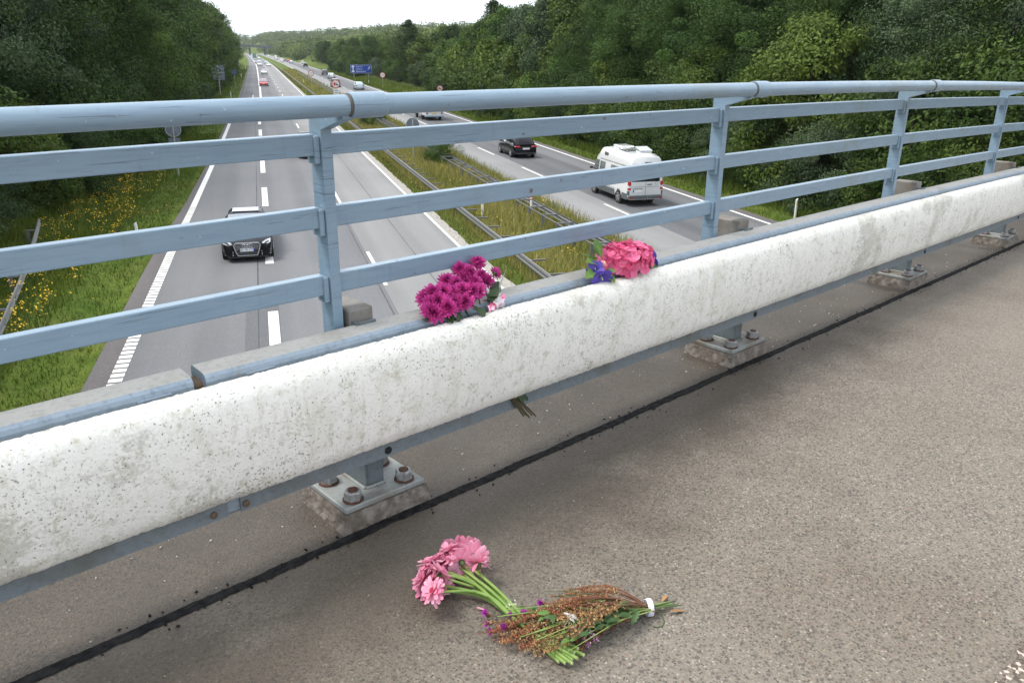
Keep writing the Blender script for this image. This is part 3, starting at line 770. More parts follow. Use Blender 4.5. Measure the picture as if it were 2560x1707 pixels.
class Car:
    """lofted body with a glasshouse; x forward, y left, origin on the ground under the middle"""
    def __init__(s, root, paint, L=4.8, Wd=1.84, belt=.92, roof=1.46, keys=None, gh=None):
        s.root, s.paint, s.L, s.w, s.belt, s.roof = root, paint, L, Wd / 2, belt, roof
        h = L / 2
        k = keys or [(-h, .80, .36, .66, .70), (-h + .05, .90, .28, .86, .93), (-h + .25, .965, .24, .93, .97), (-h + 1.1, 1.0, .22, .93, .96), (0, 1.0, .20, .92, .95), (h - 1.55, 1.0, .20, .91, .95), (h - 1.0, .99, .20, .86, .90), (h - .4, .955, .20, .78, .80), (h - .12, .88, .22, .68, .70), (h, .74, .28, .54, .56)]
        s.k = list(zip(*k))
        # glasshouse stations: x, half width at belt, half width at roof, roof z
        s.gh = gh or [(h - 1.35, .86, .84, belt), (h - 2.15, .84, .66, roof - .03), (h - 2.7, .84, .64, roof), (-h + 1.0, .83, .63, roof - .03), (-h + .62, .82, .62, roof - .10), (-h + .12, .80, .72, belt + .02)]
    def sec(s, x):
        xs = s.k[0]; w, zb, zs, zt = (smooth_interp(x, xs, s.k[i]) for i in (1, 2, 3, 4))
        if x in (xs[0], xs[-1]): w, zb, zs, zt = (interp(x, xs, s.k[i]) for i in (1, 2, 3, 4))
        w *= s.w
        return [(0, zb), (.80 * w, zb), (.95 * w, zb + .05), (.995 * w, zb + .16), (w, zb + (zs - zb) * .55), (.985 * w, zs - .10), (.955 * w, zs - .03), (.88 * w, zs + (zt - zs) * .35), (.6 * w, zt - .003), (.3 * w, zt + .008), (0, zt + .012)]
    def body(s):
        g = G(); xs = s.k[0]; h = s.L / 2
        st = sorted(set([round(x, 4) for x in np.linspace(-h, h, 34)] + [-h + .05, h - .05]))
        rings = []
        for x in st:
            half = s.sec(x)
            rings.append([Vector((x, y, z)) for y, z in half] + [Vector((x, -y, z)) for y, z in half[-2:0:-1]])
        g.loft(rings)
        # glasshouse shell
        rings = []
        for (x, wb, wt, zr) in s.gh:
            zb = s.belt - .05
            half = [(wb * s.w / .92 * 1.0, zb), (wb * s.w / .92, s.belt), ((wb * .35 + wt * .65) * s.w / .92, s.belt + (zr - s.belt) * .62), (wt * s.w / .92, zr - .05 * (zr > s.belt + .1)), (wt * .86 * s.w / .92, zr - .005), (wt * .45 * s.w / .92, zr + .012), (0, zr + .016)]
            rings.append([Vector((x, y, z)) for y, z in half] + [Vector((x, -y, z)) for y, z in half[-2::-1]])
        rings = rings[::-1]
        g.loft(rings, closed=False)
        o = g.build('body', s.paint, s.root, smooth=True, angle=38); s.body_o = o; return o
    def gw(s, x, t):
        """y,z on the glasshouse side at x, t from belt to roof edge"""
        a = sorted(s.gh); xs = [q[0] for q in a]
        wb, wt, zr = (interp(x, xs, [q[i] for q in a]) for i in (1, 2, 3))
        ztop = zr - .05
        if ztop < s.belt: ztop = s.belt
        if t < .62: y = wb + (wb * .35 + wt * .65 - wb) * t / .62
        else: y = (wb * .35 + wt * .65) + (wt - (wb * .35 + wt * .65)) * (t - .62) / .38
        return y * s.w / .92, s.belt + (ztop - s.belt) * t, ztop
    def side_window(s, x0, x1, top=.92, bot=.07):
        for sd_ in (1, -1):
            g = G(); P = []
            for x in frange(x0, x1, 7):
                P.append([Vector((x, sd_ * (s.gw(x, t)[0] + .006), s.gw(x, t)[1])) for t in (bot, .35, .62, top)])
            g.grid(P); g.build('side_window', GLASS, s.root, smooth=True)
    def slope_window(s, i, j, name, inset=.10, lo=.06, hi=.06):
        a, b = s.gh[i], s.gh[j]
        g = G(); P = []
        for t in (lo, .35, .68, 1 - hi):
            x = a[0] + (b[0] - a[0]) * t; zr = a[3] + (b[3] - a[3]) * t; wt = (a[2] + (b[2] - a[2]) * t) * s.w / .92
            P.append([Vector((x + (.010 if b[0] < a[0] else -.010), wt * f * (1 - inset), zr + .022 - .018 * abs(f) ** 2 * 1.0)) for f in (-1, -.6, 0, .6, 1)])
        g.grid(P); return g.build(name, GLASS_D if name == 'rear_window' else GLASS, s.root, smooth=True)
    def wheels(s, xf, xr, wm=WH, rm=RM, r=.33, y=None):
        y = y or s.w - .10
        for x in (xf, xr):
            for sd_ in (1, -1):
                g = G(); X = Matrix.Translation((x, sd_ * (s.w - .012), r + .02)) @ Matrix.Rotation(math.pi / 2, 4, 'X')
                g.lathe([(r + .055, -.012 * 1), (r + .05, .018), (.05, .016), (.05, -.014)], 26, 0, X); g.build('wheel_arch', BLACKPL, s.body_o)
                w = put('wheel', wm, s.root, (x, sd_ * y, r)); put('rim', rm, w)
    def mirrors(s, x, z=None, mat=None):
        for sd_ in (1, -1):
            g = G(); z0 = z or s.belt + .08
            g.bbox(x - .05, x + .08, sd_ * (s.w + .02) if sd_ > 0 else -(s.w + .20), sd_ * (s.w + .20) if sd_ > 0 else -(s.w + .02), z0 - .06, z0 + .07, .03)
            g.box(x - .02, x + .03, min(sd_ * (s.w - .10), sd_ * (s.w + .04)), max(sd_ * (s.w - .10), sd_ * (s.w + .04)), z0 - .05, z0 - .02)
            g.build('mirror', mat or s.paint, s.root, smooth=True, angle=40)
    def quad(s, name, pts, mat, parent=None):
        g = G(); g.add([Vector(p) for p in pts], [tuple(range(len(pts)))]); return g.build(name, mat, parent or s.root)
    def slab(s, name, outline, x0, x1, mat, parent=None, bev=0):
        """outline [(y,z)] extruded between x0 and x1"""
        g = G(); n = len(outline)
        a = [Vector((x0, y, z)) for y, z in outline]; b = [Vector((x1, y, z)) for y, z in outline]
        g.add(a + b, [tuple(range(n)), tuple(range(n, 2 * n))[::-1]] + [(i, i + n, (i + 1) % n + n, (i + 1) % n) for i in range(n)])
        return g.build(name, mat, parent or s.root)

def road_thing(name, label, cat, u, v, facing, group=None):
    """facing +1: driving away along +u, -1: towards the bridge"""
    d = (U(u + 1, v) - U(u - 1, v)); a = math.atan2(d.y, d.x)
    return thing(name, label, cat, U(u, v, .012), a if facing > 0 else a + math.pi, group)

# ---- black saloon coming towards the bridge
def black_saloon():
    L = 4.93; h = L / 2
    t = road_thing('saloon_car', 'black saloon car with chrome grille driving towards the bridge', 'car', 31.05 + h, -.91, -1)
    c = Car(t, P_BLACK, L, 1.86, .93, 1.46, keys=[(-h, .80, .36, .70, .74), (-h + .05, .90, .28, .90, 1.0), (-h + .3, .965, .24, .95, 1.02), (-h + 1.1, 1.0, .22, .95, .98), (0, 1.0, .20, .93, .96), (h - 1.55, 1.0, .20, .92, .97), (h - .9, .99, .19, .85, .90), (h - .35, .965, .18, .74, .80), (h - .10, .91, .18, .64, .74), (h, .80, .22, .56, .70)])
    c.gh = [(h - 1.45, .86, .80, .95), (h - 2.25, .85, .66, 1.43), (h - 2.85, .84, .64, 1.46), (-h + 1.5, .83, .63, 1.44), (-h + 1.1, .82, .62, 1.38), (-h + .45, .80, .66, 1.0)]
    c.body(); c.wheels(h - .92, -h + 1.05)
    w = c.slope_window(0, 1, 'windscreen', .04, .05, .03); c.slope_window(4, 5, 'rear_window', .06)
    c.slab('roof_panel', [(-.50, 1.484), (.50, 1.484), (.50, 1.488), (-.50, 1.488)], h - 2.45, -h + 1.65, GLASS)
    c.side_window(h - 1.75, h - 2.55); c.side_window(h - 2.62, h - 3.5); c.mirrors(h - 1.75)
    # grille with chrome frame
    def hexo(k, dz=0): return [(-.40 * k, .72 + dz), (-.47 * k, .66), (-.40 * k, .40), (-.34 * k, .27 - dz), (.34 * k, .27 - dz), (.40 * k, .40), (.47 * k, .66), (.40 * k, .72 + dz)]
    gr_ = c.slab('grille', hexo(1.0), h - .10, h + .012, BLACKPL)
    ou, inn = hexo(1.06, .022), hexo(.975, -.008)
    g = G(); n = len(ou)
    g.add([Vector((h + .016, y, z)) for y, z in ou] + [Vector((h + .016, y, z)) for y, z in inn] + [Vector((h - .05, y, z)) for y, z in ou], [(i, (i + 1) % n, (i + 1) % n + n, i + n) for i in range(n)] + [(i, i + 2 * n, (i + 1) % n + 2 * n, (i + 1) % n) for i in range(n)])
    g.build('frame', CHROME, gr_)
    for z in (.665, .615, .565, .515, .375, .33):
        g = G(); ww = .42 if z > .5 else .37
        g.box(h + .012, h + .020, -ww, ww, z - .006, z + .006); g.build('slat', CHROME if z > .5 else GREYPL, gr_)
    for i in range(4):
        g = G(); X = Matrix.Translation((h + .026, -.135 + .09 * i, .635)) @ Matrix.Rotation(math.pi / 2, 4, 'Y')
        ring = [X @ Vector((.058 * math.cos(a), .058 * math.sin(a), 0)) for a in [2 * math.pi * k / 22 for k in range(23)]]
        g.tube(ring, .0085, 6, cap=False); g.build('ring_emblem', CHROME, gr_, smooth=True)
    pl = c.slab('number_plate', [(-.26, .42), (.26, .42), (.26, .535), (-.26, .535)], h + .010, h + .026, PLATE_W)
    c.slab('plate_band', [(.215, .422), (.262, .422), (.262, .533), (.215, .533)], h + .012, h + .0275, PLATE_B, pl)
    put('lettering', text_mesh('BC 90 672', .108, INK), pl, (h + .0275, -.02, .478), Matrix(((0, 0, 1), (1, 0, 0), (0, 1, 0))))
    for sd_ in (1, -1):
        ys = [(.50, .665), (.56, .72), (.74, .79), (.86, .80), (.85, .70), (.70, .645), (.56, .625)]
        g = G(); n = len(ys)
        X = lambda y, z: (h - .04 - max(0, y - .5) ** 1.4 * .62) - max(0, z - .66) * .55
        fr = [Vector((X(y, z) + .028, sd_ * y, z)) for y, z in ys]; bk = [Vector((X(y, z) - .12, sd_ * y, z)) for y, z in ys]
        f = [tuple(range(n))[::sd_], *[(i, i + n, (i + 1) % n + n, (i + 1) % n) for i in range(n)]]
        g.add(fr + bk, f); hl = g.build('headlight', LAMP_W, t)
        g = G(); q = [(.60, .675), (.68, .735), (.80, .76), (.80, .725), (.70, .68)]
        g.add([Vector((X(y, z) + .034, sd_ * y, z)) for y, z in q], [tuple(range(5))[::sd_]]); g.build('lamp_housing', BLACKPL, hl)
        g = G(); q = [(.515, .655), (.60, .668), (.60, .645), (.56, .632)]
        g.add([Vector((X(y, z) + .036, sd_ * y, z)) for y, z in q], [tuple(range(4))[::sd_]]); g.build('indicator', LAMP_O, hl)
        g = G(); X2 = lambda y: h - .03 - max(0, y - .5) ** 1.4 * .60
        q = [(.50, .42), (.86, .47), (.87, .30), (.52, .26)]
        g.add([Vector((X2(y) + .022, sd_ * y, z)) for y, z in q], [(0, 1, 2, 3)[::sd_]]); it = g.build('air_intake', BLACKPL, t)
        for z0, z1 in ((.405, .445), (.33, .36), (.275, .29)):
            g = G(); g.tube([Vector((X2(y) + .032, sd_ * y, z0 + (z1 - z0) * (y - .5) / .36)) for y in (.50, .62, .74, .85)], .009, 6); g.build('chrome_strip', CHROME, it)
    g = G(); g.tube([(h - .02, y, .20) for y in (-.7, -.3, .3, .7)], .02, 6); g.build('front_lip', BLACKPL, t)
    for sd_ in (1, -1):          # bonnet creases
        g = G(); g.tube([Vector((x, sd_ * yy, z)) for x, yy, z in ((h - .30, .40, .80), (h - .8, .50, .895), (h - 1.35, .60, .965))], .008, 5); g.build('bonnet_crease', P_BLACK, t)
    return t
black_saloon()

# ---- white camper van
def camper():
    L = 5.75; h = L / 2
    t = road_thing('camper_van', 'white high roofed camper van with grey sills in the right carriageway', 'van', 38.25 + h, 18.86, 1)
    w = .975
    ks = [(-h, .97, .42, 2.45), (-h + .06, 1.0, .34, 2.56), (-h + .5, 1.0, .32, 2.64), (-.4, 1.0, .30, 2.68), (.7, 1.0, .30, 2.70), (1.25, 1.0, .30, 2.62), (1.62, .985, .30, 2.36), (1.78, .98, .30, 1.95), (2.05, .97, .30, 1.55), (2.3, .95, .30, 1.22), (h - .12, .90, .32, 1.02), (h, .78, .36, .85)]
    c = Car(t, P_WHITE, L, w * 2); X = list(zip(*ks))
    def sec(x):
        ww, zb, zt = (interp(x, X[0], X[i]) for i in (1, 2, 3)); ww *= w
        hi = zt > 1.7
        pts = [(0, zb), (.85 * ww, zb), (.97 * ww, zb + .05), (ww, zb + .2), (ww, min(1.05, zt - .2))]
        if hi:
            f = (zt - 1.7) / 1.3
            pts += [(.985 * ww, 1.35), (.93 * ww, 1.7 + .25 * f), (.915 * ww, 1.75 + .38 * f), (.90 * ww, zt - .55 * f), (.82 * ww, zt - .16), (.70 * ww, zt - .03), (.4 * ww, zt + .01), (0, zt + .02)]
        else:
            z1 = min(1.05, zt - .2)
            pts += [(.985 * ww, z1 + (zt - z1) * .3), (.96 * ww, z1 + (zt - z1) * .5), (.93 * ww, z1 + (zt - z1) * .65), (.90 * ww, z1 + (zt - z1) * .8), (.84 * ww, zt - .05), (.70 * ww, zt - .01), (.4 * ww, zt + .01), (0, zt + .02)]
        return pts
    g = G(); rings = []
    for x in sorted(set(list(np.linspace(-h, h, 40)) + list(X[0]))):
        half = sec(float(x)); rings.append([Vector((x, y, z)) for y, z in half] + [Vector((x, -y, z)) for y, z in half[-2:0:-1]])
    g.loft(rings); c.body_o = g.build('body', P_WHITE, t, smooth=True, angle=40)
    c.wheels(1.72, -1.63, WHV, RMV, .35, w - .095)
    # lower grey trim, bumper
    for sd_ in (1, -1):
        for x0, x1 in ((-1.15, 1.25), (-h + .10, -2.08)):
            g = G(); a, b = sorted((sd_ * (w - .01), sd_ * (w + .016))); g.bbox(x0, x1, a, b, .34, .66, .012); g.build('sill_trim', GREYPL, t)
        g = G(); a, b = sorted((sd_ * (w - .01), sd_ * (w + .012))); g.box(-1.15, 1.25, a, b, .70, .715); g.build('trim_line', GREYPL, t)
    g = G(); g.bbox(-h - .09, -h + .18, -w + .01, w - .01, .40, .58, .03); bp = g.build('rear_bumper', GREYPL, t)
    for sd_ in (1, -1):
        c.slab('reflector', [(sd_ * .74, .435), (sd_ * .93, .435), (sd_ * .93, .50), (sd_ * .74, .50)], -h - .096, -h - .05, LAMP_R, bp)
        g = G(); a, b = sorted((sd_ * (w - .075), sd_ * (w + .012))); g.bbox(-h - .02, -h + .16, a, b, .60, .82, .012); g.build('corner_trim', GREYPL, t)
        tl = G(); a, b = sorted((sd_ * (w - .15), sd_ * (w + .008))); tl.bbox(-h - .022, -h + .12, a, b, 1.08, 1.30, .015); l1 = tl.build('tail_light', LAMP_R, t)
        tl = G(); tl.bbox(-h - .021, -h + .11, a, b, .965, 1.079, .01); tl.build('reversing_lamp', LAMP_W, l1)
        tl = G(); tl.bbox(-h - .022, -h + .12, a, b, .86, .964, .01); tl.build('fog_lamp', LAMP_R, l1)
    # rear doors
    g = G(); g.bbox(-h - .016, -h + .02, -.79, .79, 1.27, 1.95, .02); g.build('rear_window', GLASS_D, t)
    for nm, x0, x1, y0, y1, z0, z1, mt in (('door_seam', -h - .009, -h, -.006, .006, .58, 2.0, GREYPL), ('door_handle', -h - .03, -h, -.34, -.08, 1.115, 1.15, BLACKPL), ('door_moulding', -h - .012, -h, .02, .84, 1.005, 1.016, GREYPL), ('door_moulding', -h - .012, -h, -.84, -.02, 1.005, 1.016, GREYPL), ('plate_lamp', -h - .018, -h, .18, .72, .895, .925, GREYPL), ('brake_lamp', -h - .02, -h + .05, -.28, .12, 2.20, 2.27, GREYPL)):
        g = G(); g.box(x0, x1, y0, y1, z0, z1); g.build(nm, mt, t)
    pl = c.slab('number_plate', [(.20, .735), (.70, .735), (.70, .855), (.20, .855)], -h - .022, -h, PLATE_W)
    c.slab('plate_band', [(.65, .737), (.702, .737), (.702, .853), (.65, .853)], -h - .024, -h, PLATE_B, pl)
    g = G(); g.tube([(-h - .015, -.62 + .075 * math.cos(a), 1.19 + .085 * math.sin(a)) for a in [6.283 * k / 16 for k in range(17)]], .006, 5, cap=False); g.build('door_emblem', GREYPL, t)
    g = G(); g.tube([(-h - .02, -.1, .36), (-h - .13, -.1, .36), (-h - .15, -.1, .42)], .025, 8); g.lathe([(.0, .42), (.03, .43), (.03, .47), (.0, .49)], 10, 0, Matrix.Translation((-h - .15, -.1, 0))); g.build('tow_bar', CHROME, t)
    # side: cab windows, seam of the raised roof, small roof window
    for sd_ in (1, -1):
        for (x0, x1, z0, z1, z2) in ((1.20, 1.95, 1.34, 1.92, 1.60), (.35, 1.08, 1.36, 1.90, 1.90), (-1.9, -.4, 1.36, 1.88, 1.88)):
            g = G(); yy = lambda z: sd_ * (.985 * w - (z - 1.35) * .105 + .010)
            g.add([Vector((x0, yy(z0), z0)), Vector((x1, yy(z0), z0)), Vector((x1 - (.28 if x1 > 1.5 else 0), yy(z1) , z1)), Vector((x0, yy(z1), z1))], [(0, 1, 2, 3)]); g.build('side_window', GLASS, t)
        g = G(); g.tube([(x, sd_ * .925 * w, 2.03) for x in (-h + .15, -1, 0, 1.1)], .014, 6); g.build('roof_seam', GREYPL, t)
        g = G(); a, b = sorted((sd_ * .80, sd_ * (.905 * w + .004))); g.bbox(.12, .62, a, b, 2.24, 2.46, .02); g.build('roof_window', GLASS, t)
    g = G(); g.add([Vector((1.68, -.72, 2.26)), Vector((1.68, .72, 2.26)), Vector((2.13, .82, 1.47)), Vector((2.13, -.82, 1.47))], [(0, 1, 2, 3)]); g.build('windscreen', GLASS, t)
    c.mirrors(1.95, 1.42, BLACKPL)
    g = G(); g.bbox(-.35, .75, -.45, .35, 2.71, 2.81, .05); g.build('roof_box', P_WHITE, t)
    g = G(); g.bbox(-1.55, -.40, -.05, .55, 2.70, 2.74, .01); g.build('solar_panel', GLASS, t)
    g = G(); g.bbox(-2.25, -1.65, -.55, .10, 2.66, 2.73, .02); hb = g.build('roof_hatch', P_WHITE, t)
    g = G(); X_ = Matrix.Translation((-2.25, -.22, 2.73)) @ Matrix.Rotation(R(-12), 4, 'Y'); g.bbox(0, .72, -.36, .36, .01, .05, .012, X=X_); g.build('hatch_lid', P_SILVER, hb)
    return t
camper()

# ---- estate with roof box
def estate():
    L = 4.85; h = L / 2
    t = road_thing('estate_car', 'black estate car with a roof box driving away in the right carriageway', 'car', 58.45 + h, 18.8, 1)
    c = Car(t, P_BLACK, L, 1.86, .96, 1.49)
    c.gh = [(h - 1.4, .86, .80, .96), (h - 2.15, .85, .66, 1.46), (h - 2.7, .84, .65, 1.49), (-h + .9, .83, .64, 1.45), (-h + .55, .82, .63, 1.41), (-h + .10, .80, .70, .99)]
    c.body(); c.wheels(h - .93, -h + 1.0)
    c.slope_window(0, 1, 'windscreen', .04); c.slope_window(4, 5, 'rear_window', .10, .14, .10)
    c.side_window(h - 1.7, h - 2.5); c.side_window(h - 2.58, h - 3.35); c.side_window(h - 3.43, h - 4.15); c.mirrors(h - 1.7)
    for sd_ in (1, -1):
        g = G(); a, b = sorted((sd_ * .45, sd_ * .86)); g.bbox(-h - .012, -h + .20, a, b, .80, .915, .03); g.build('tail_light', LAMP_R, t)
        g = G(); g.tube([(x, sd_ * .60, z) for x, z in ((h - 2.3, 1.50), (-.2, 1.535), (-h + .9, 1.49))], .016, 6); g.build('roof_rail', CHROME, t)
        g = G(); g.tube([(x, sd_ * (c.gw(x, .0)[0] + .012), .975) for x in frange(h - 1.5, -h + .5, 6)], .010, 5); g.build('window_trim', CHROME, t)
    c.slab('number_plate', [(-.26, .66), (.26, .66), (.26, .775), (-.26, .775)], -h - .022, -h + .1, PLATE_W)
    g = G(); g.bbox(-h - .03, -h + .2, -.80, .80, .30, .42, .03); g.build('rear_diffuser', BLACKPL, t)
    g = G(); g.tube([(-h - .035, -.66, .30), (-h + .1, -.66, .30)], .04, 10); g.build('exhaust', CHROME, t)
    rb = G(); rings = []
    for x, k in ((-1.35, .55), (-1.25, .85), (-.6, 1), (.2, 1), (.6, .8), (.78, .4)):
        rings.append([Vector((x, .38 * k * cx, 1.60 + .19 * (1 + cz * k * 1.0) * (1 if cz > 0 else 1))) for cx, cz in ((-.9, -1), (-1, -.4), (-1, .3), (-.8, .85), (-.3, 1), (.3, 1), (.8, .85), (1, .3), (1, -.4), (.9, -1))])
    rb.loft(rings); bo = rb.build('roof_box', BLACKPL, t, smooth=True, angle=45)
    for x in (-.9, .2):
        g = G(); g.box(x - .03, x + .03, -.62, .62, 1.555, 1.585); g.build('cross_bar', BLACKPL, bo)
    return t
estate()

# ---- motorhome
def motorhome():
    L = 6.8; h = L / 2; w = 1.12
    t = road_thing('motorhome', 'white motorhome with a yellow number plate below the handrail in the right carriageway', 'motorhome', 93.2 + h, 18.95, 1)
    c = Car(t, P_WHITE, L, 2 * w)
    g = G(); rings = []
    for x, zb, zt, k in ((-h, .62, 2.85, .97), (-h + .05, .50, 2.93, 1), (1.5, .45, 2.95, 1), (1.9, .45, 2.9, 1), (2.2, .45, 2.2, .96), (2.6, .45, 1.6, .92), (h - .1, .42, 1.3, .88), (h, .5, 1.1, .8)):
        half = [(0, zb), (.9 * w * k, zb), (w * k, zb + .1), (w * k, zt - .5), (.985 * w * k, zt - .12), (.92 * w * k, zt - .02), (0, zt)]
        rings.append([Vector((x, y, z)) for y, z in half] + [Vector((x, -y, z)) for y, z in half[-2:0:-1]])
    g.loft(rings); c.body_o = g.build('body', P_WHITE, t, smooth=True, angle=35)
    c.wheels(2.15, -1.45, WHV, RMV, .35, w - .14)
    g = G(); g.bbox(-h - .06, -h + .2, -w + .02, w - .02, .42, .66, .04); g.build('rear_bumper', P_BLUE, t)
    g = G(); g.bbox(-h - .012, -h + .05, -.62, .62, 1.55, 2.15, .04); g.build('rear_window', GLASS_D, t)
    for sd_ in (1, -1):
        for z in (.78, 1.0):
            g = G(); g.lathe([(.10, -.02), (.10, .03), (.06, .04)], 14, 0, Matrix.Translation((-h, sd_ * .85, z)) @ Matrix.Rotation(-math.pi / 2, 4, 'Y')); g.build('tail_light', LAMP_R, t)
        for x0, x1 in ((-2.6, -1.6), (-.9, .4), (.9, 1.5)):
            g = G(); a, b = sorted((sd_ * (w - .02), sd_ * (w + .012))); g.bbox(x0, x1, a, b, 1.5, 2.05, .01); g.build('side_window', GLASS, t)
        g = G(); a, b = sorted((sd_ * (w - .02), sd_ * (w + .01))); g.box(-h + .3, 1.0, a, b, .55, .72); g.build('side_stripe', P_BLUE, t)
    c.slab('number_plate', [(-.26, .72), (.26, .72), (.26, .84), (-.26, .84)], -h - .03, -h, PLATE_Y)
    g = G(); g.add([Vector((2.02, -.9, 2.5)), Vector((2.02, .9, 2.5)), Vector((2.5, .95, 1.72)), Vector((2.5, -.95, 1.72))], [(0, 1, 2, 3)]); g.build('windscreen', GLASS, t)
    return t
motorhome()

# ---- the smaller traffic further off
def far_car(name, label, cat, u, v, facing, paint, kind='hatch', lights=True):
    L, Wd, belt, roof = {'hatch': (4.2, 1.78, .93, 1.50), 'saloon': (4.6, 1.80, .92, 1.45), 'suv': (4.5, 1.86, 1.05, 1.68), 'van': (5.2, 1.95, 1.15, 2.3)}[kind]
    h = L / 2
    t = road_thing(name, label, cat, u + h, v, facing)
    c = Car(t, paint, L, Wd, belt, roof)
    if kind in ('suv', 'van'):
        sc = belt / .92; c.k = list(zip(*[(x, a, b * 1.1, z1 * sc, z2 * sc) for x, a, b, z1, z2 in zip(*c.k)]))
    if kind == 'van':
        c.gh = [(h - .95, .88, .86, belt), (h - 1.55, .88, .80, roof - .12), (h - 2.1, .88, .80, roof), (-h + .6, .88, .80, roof), (-h + .15, .88, .78, roof - .05), (-h + .04, .88, .8, belt)]
    elif kind == 'hatch':
        c.gh = [(h - 1.05, .86, .82, belt), (h - 1.85, .85, .66, roof - .03), (h - 2.4, .84, .65, roof), (-h + .75, .83, .64, roof - .04), (-h + .45, .82, .63, roof - .08), (-h + .08, .80, .70, belt + .03)]
    elif kind == 'suv':
        c.gh = [(h - 1.15, .86, .82, belt), (h - 1.85, .85, .70, roof - .03), (h - 2.4, .84, .69, roof), (-h + .6, .83, .68, roof - .03), (-h + .35, .82, .66, roof - .07), (-h + .06, .80, .74, belt + .03)]
    c.body(); c.wheels(h - .85, -h + .8)
    c.slope_window(0, 1, 'windscreen', .05); c.slope_window(4, 5, 'rear_window', .10, .10, .08)
    x1 = c.gh[1][0]; x4 = c.gh[4][0]; m = (x1 + x4) / 2
    c.side_window(x1 + .25, m + .05); c.side_window(m - .03, x4 + .12); c.mirrors(x1 + .35)
    for sd_ in (1, -1):
        g = G(); a, b = sorted((sd_ * .55, sd_ * Wd * .465)); g.bbox(h - .22, h - .03, a, b, .60, .72, .02); g.build('headlight', LAMP_W, t)
        g = G(); g.bbox(-h - .008, -h + .12, a, b, belt - .18, belt - .04, .02); g.build('tail_light', LAMP_R, t)
    c.slab('front_grille', [(-.5, .34), (.5, .34), (.56, .52), (-.56, .52)], h - .1, h + .012, BLACKPL)
    for x0, x1 in ((h + .005, h + .022), (-h - .022, -h - .0)):
        c.slab('number_plate', [(-.26, .45), (.26, .45), (.26, .56), (-.26, .56)], x0, x1, PLATE_W)
    return t
far_car('saloon_car', 'dark car mostly hidden behind the first railing post', 'car', 61.3, 3.35, -1, P_BLACK, 'suv')
far_car('hatchback_car', 'bright red car coming along the left carriageway', 'car', 183.8, 1.25, -1, P_RED, 'hatch')
far_car('saloon_car', 'white car following the red car', 'car', 268, 2.2, -1, P_WHITE, 'saloon')
far_car('delivery_van', 'white van approaching behind the white car', 'van', 394, 1.75, -1, P_WHITE, 'van')
far_car('saloon_car', 'white car in the passing lane level with the approaching van', 'car', 385, 5.4, -1, P_WHITE, 'saloon')
far_car('saloon_car', 'dark car just behind the approaching white van', 'car', 447, 1.0, -1, P_GREY, 'saloon')
far_car('saloon_car', 'grey car behind the white car in the passing lane', 'car', 450, 5.6, -1, P_SILVER, 'saloon')
far_car('saloon_car', 'pale blue silver car driving away beside the round speed sign', 'car', 167, 19.2, 1, P_BLUE, 'hatch')
far_car('passenger_car', 'dark car partly hidden behind the no overtaking sign in the median', 'car', 178.8, 15.7, 1, P_GREY, 'suv')
far_car('saloon_car', 'silver saloon car driving away behind a dark one', 'car', 230, 19.2, 1, P_SILVER, 'saloon')
far_car('passenger_car', 'dark car just ahead of the silver saloon', 'car', 258.5, 19.6, 1, P_GREY, 'suv')
far_car('hatchback_car', 'small black car alone near the right edge line', 'car', 376, 20.6, 1, P_BLACK, 'hatch')
for u_, v_, p_, k_, lb in ((469, 18.9, P_BLUE, 'hatch', 'pale car last of the far group near the exit ramp'), (500, 18.8, P_RED, 'hatch', 'dull red car in the far group near the exit ramp'), (527, 18.4, P_GREY, 'saloon', 'dark car leading the far group near the exit ramp'), (499, 15.1, P_WHITE, 'van', 'white van overtaking the far group near the exit ramp')):
    far_car('distant_car', lb, 'van' if k_ == 'van' else 'car', u_, v_, 1, p_, k_)
for i, (u_, v_, p_, k_, f_) in enumerate(((640, 5.2, P_WHITE, 'saloon', -1), (700, 1.8, P_WHITE, 'van', -1), (760, 5.2, P_WHITE, 'van', -1), (820, 1.6, P_SILVER, 'saloon', -1), (690, 18.5, P_WHITE, 'van', 1), (780, 16, P_WHITE, 'saloon', 1), (590, 15.4, P_SILVER, 'saloon', 1))):
    o = far_car('distant_car', 'tiny pale vehicle far off near the distant overpass', 'car', u_, v_, f_, p_, k_); o['group'] = 'far traffic near the overpass'
# lorry
def lorry():
    L = 9.0; h = L / 2
    t = road_thing('lorry', 'lorry with a green cab far off in the left carriageway', 'lorry', 612, 1.7, -1)
    g = G(); g.bbox(h - 2.1, h, -1.22, 1.22, .5, 3.1, .12); cb = g.build('cab', P_GREEN, t)
    g = G(); g.bbox(h - .03, h + .02, -1.05, 1.05, 1.75, 2.65, .05); g.build('windscreen', GLASS, cb)
    g = G(); g.bbox(h - .02, h + .04, -1.2, 1.2, .45, .95, .05); g.build('bumper', P_WHITE, cb)
    g = G(); g.bbox(-h, h - 2.3, -1.25, 1.25, 1.0, 3.75, .04); g.build('cargo_box', P_GREEN, t)
    for x in (h - 1.2, -h + 1.2, -h + 2.5):
        for sd_ in (1, -1):
            w = put('wheel', WHV, t, (x, sd_ * 1.08, .48), None, 1.38); put('rim', RMV, w)
lorry()

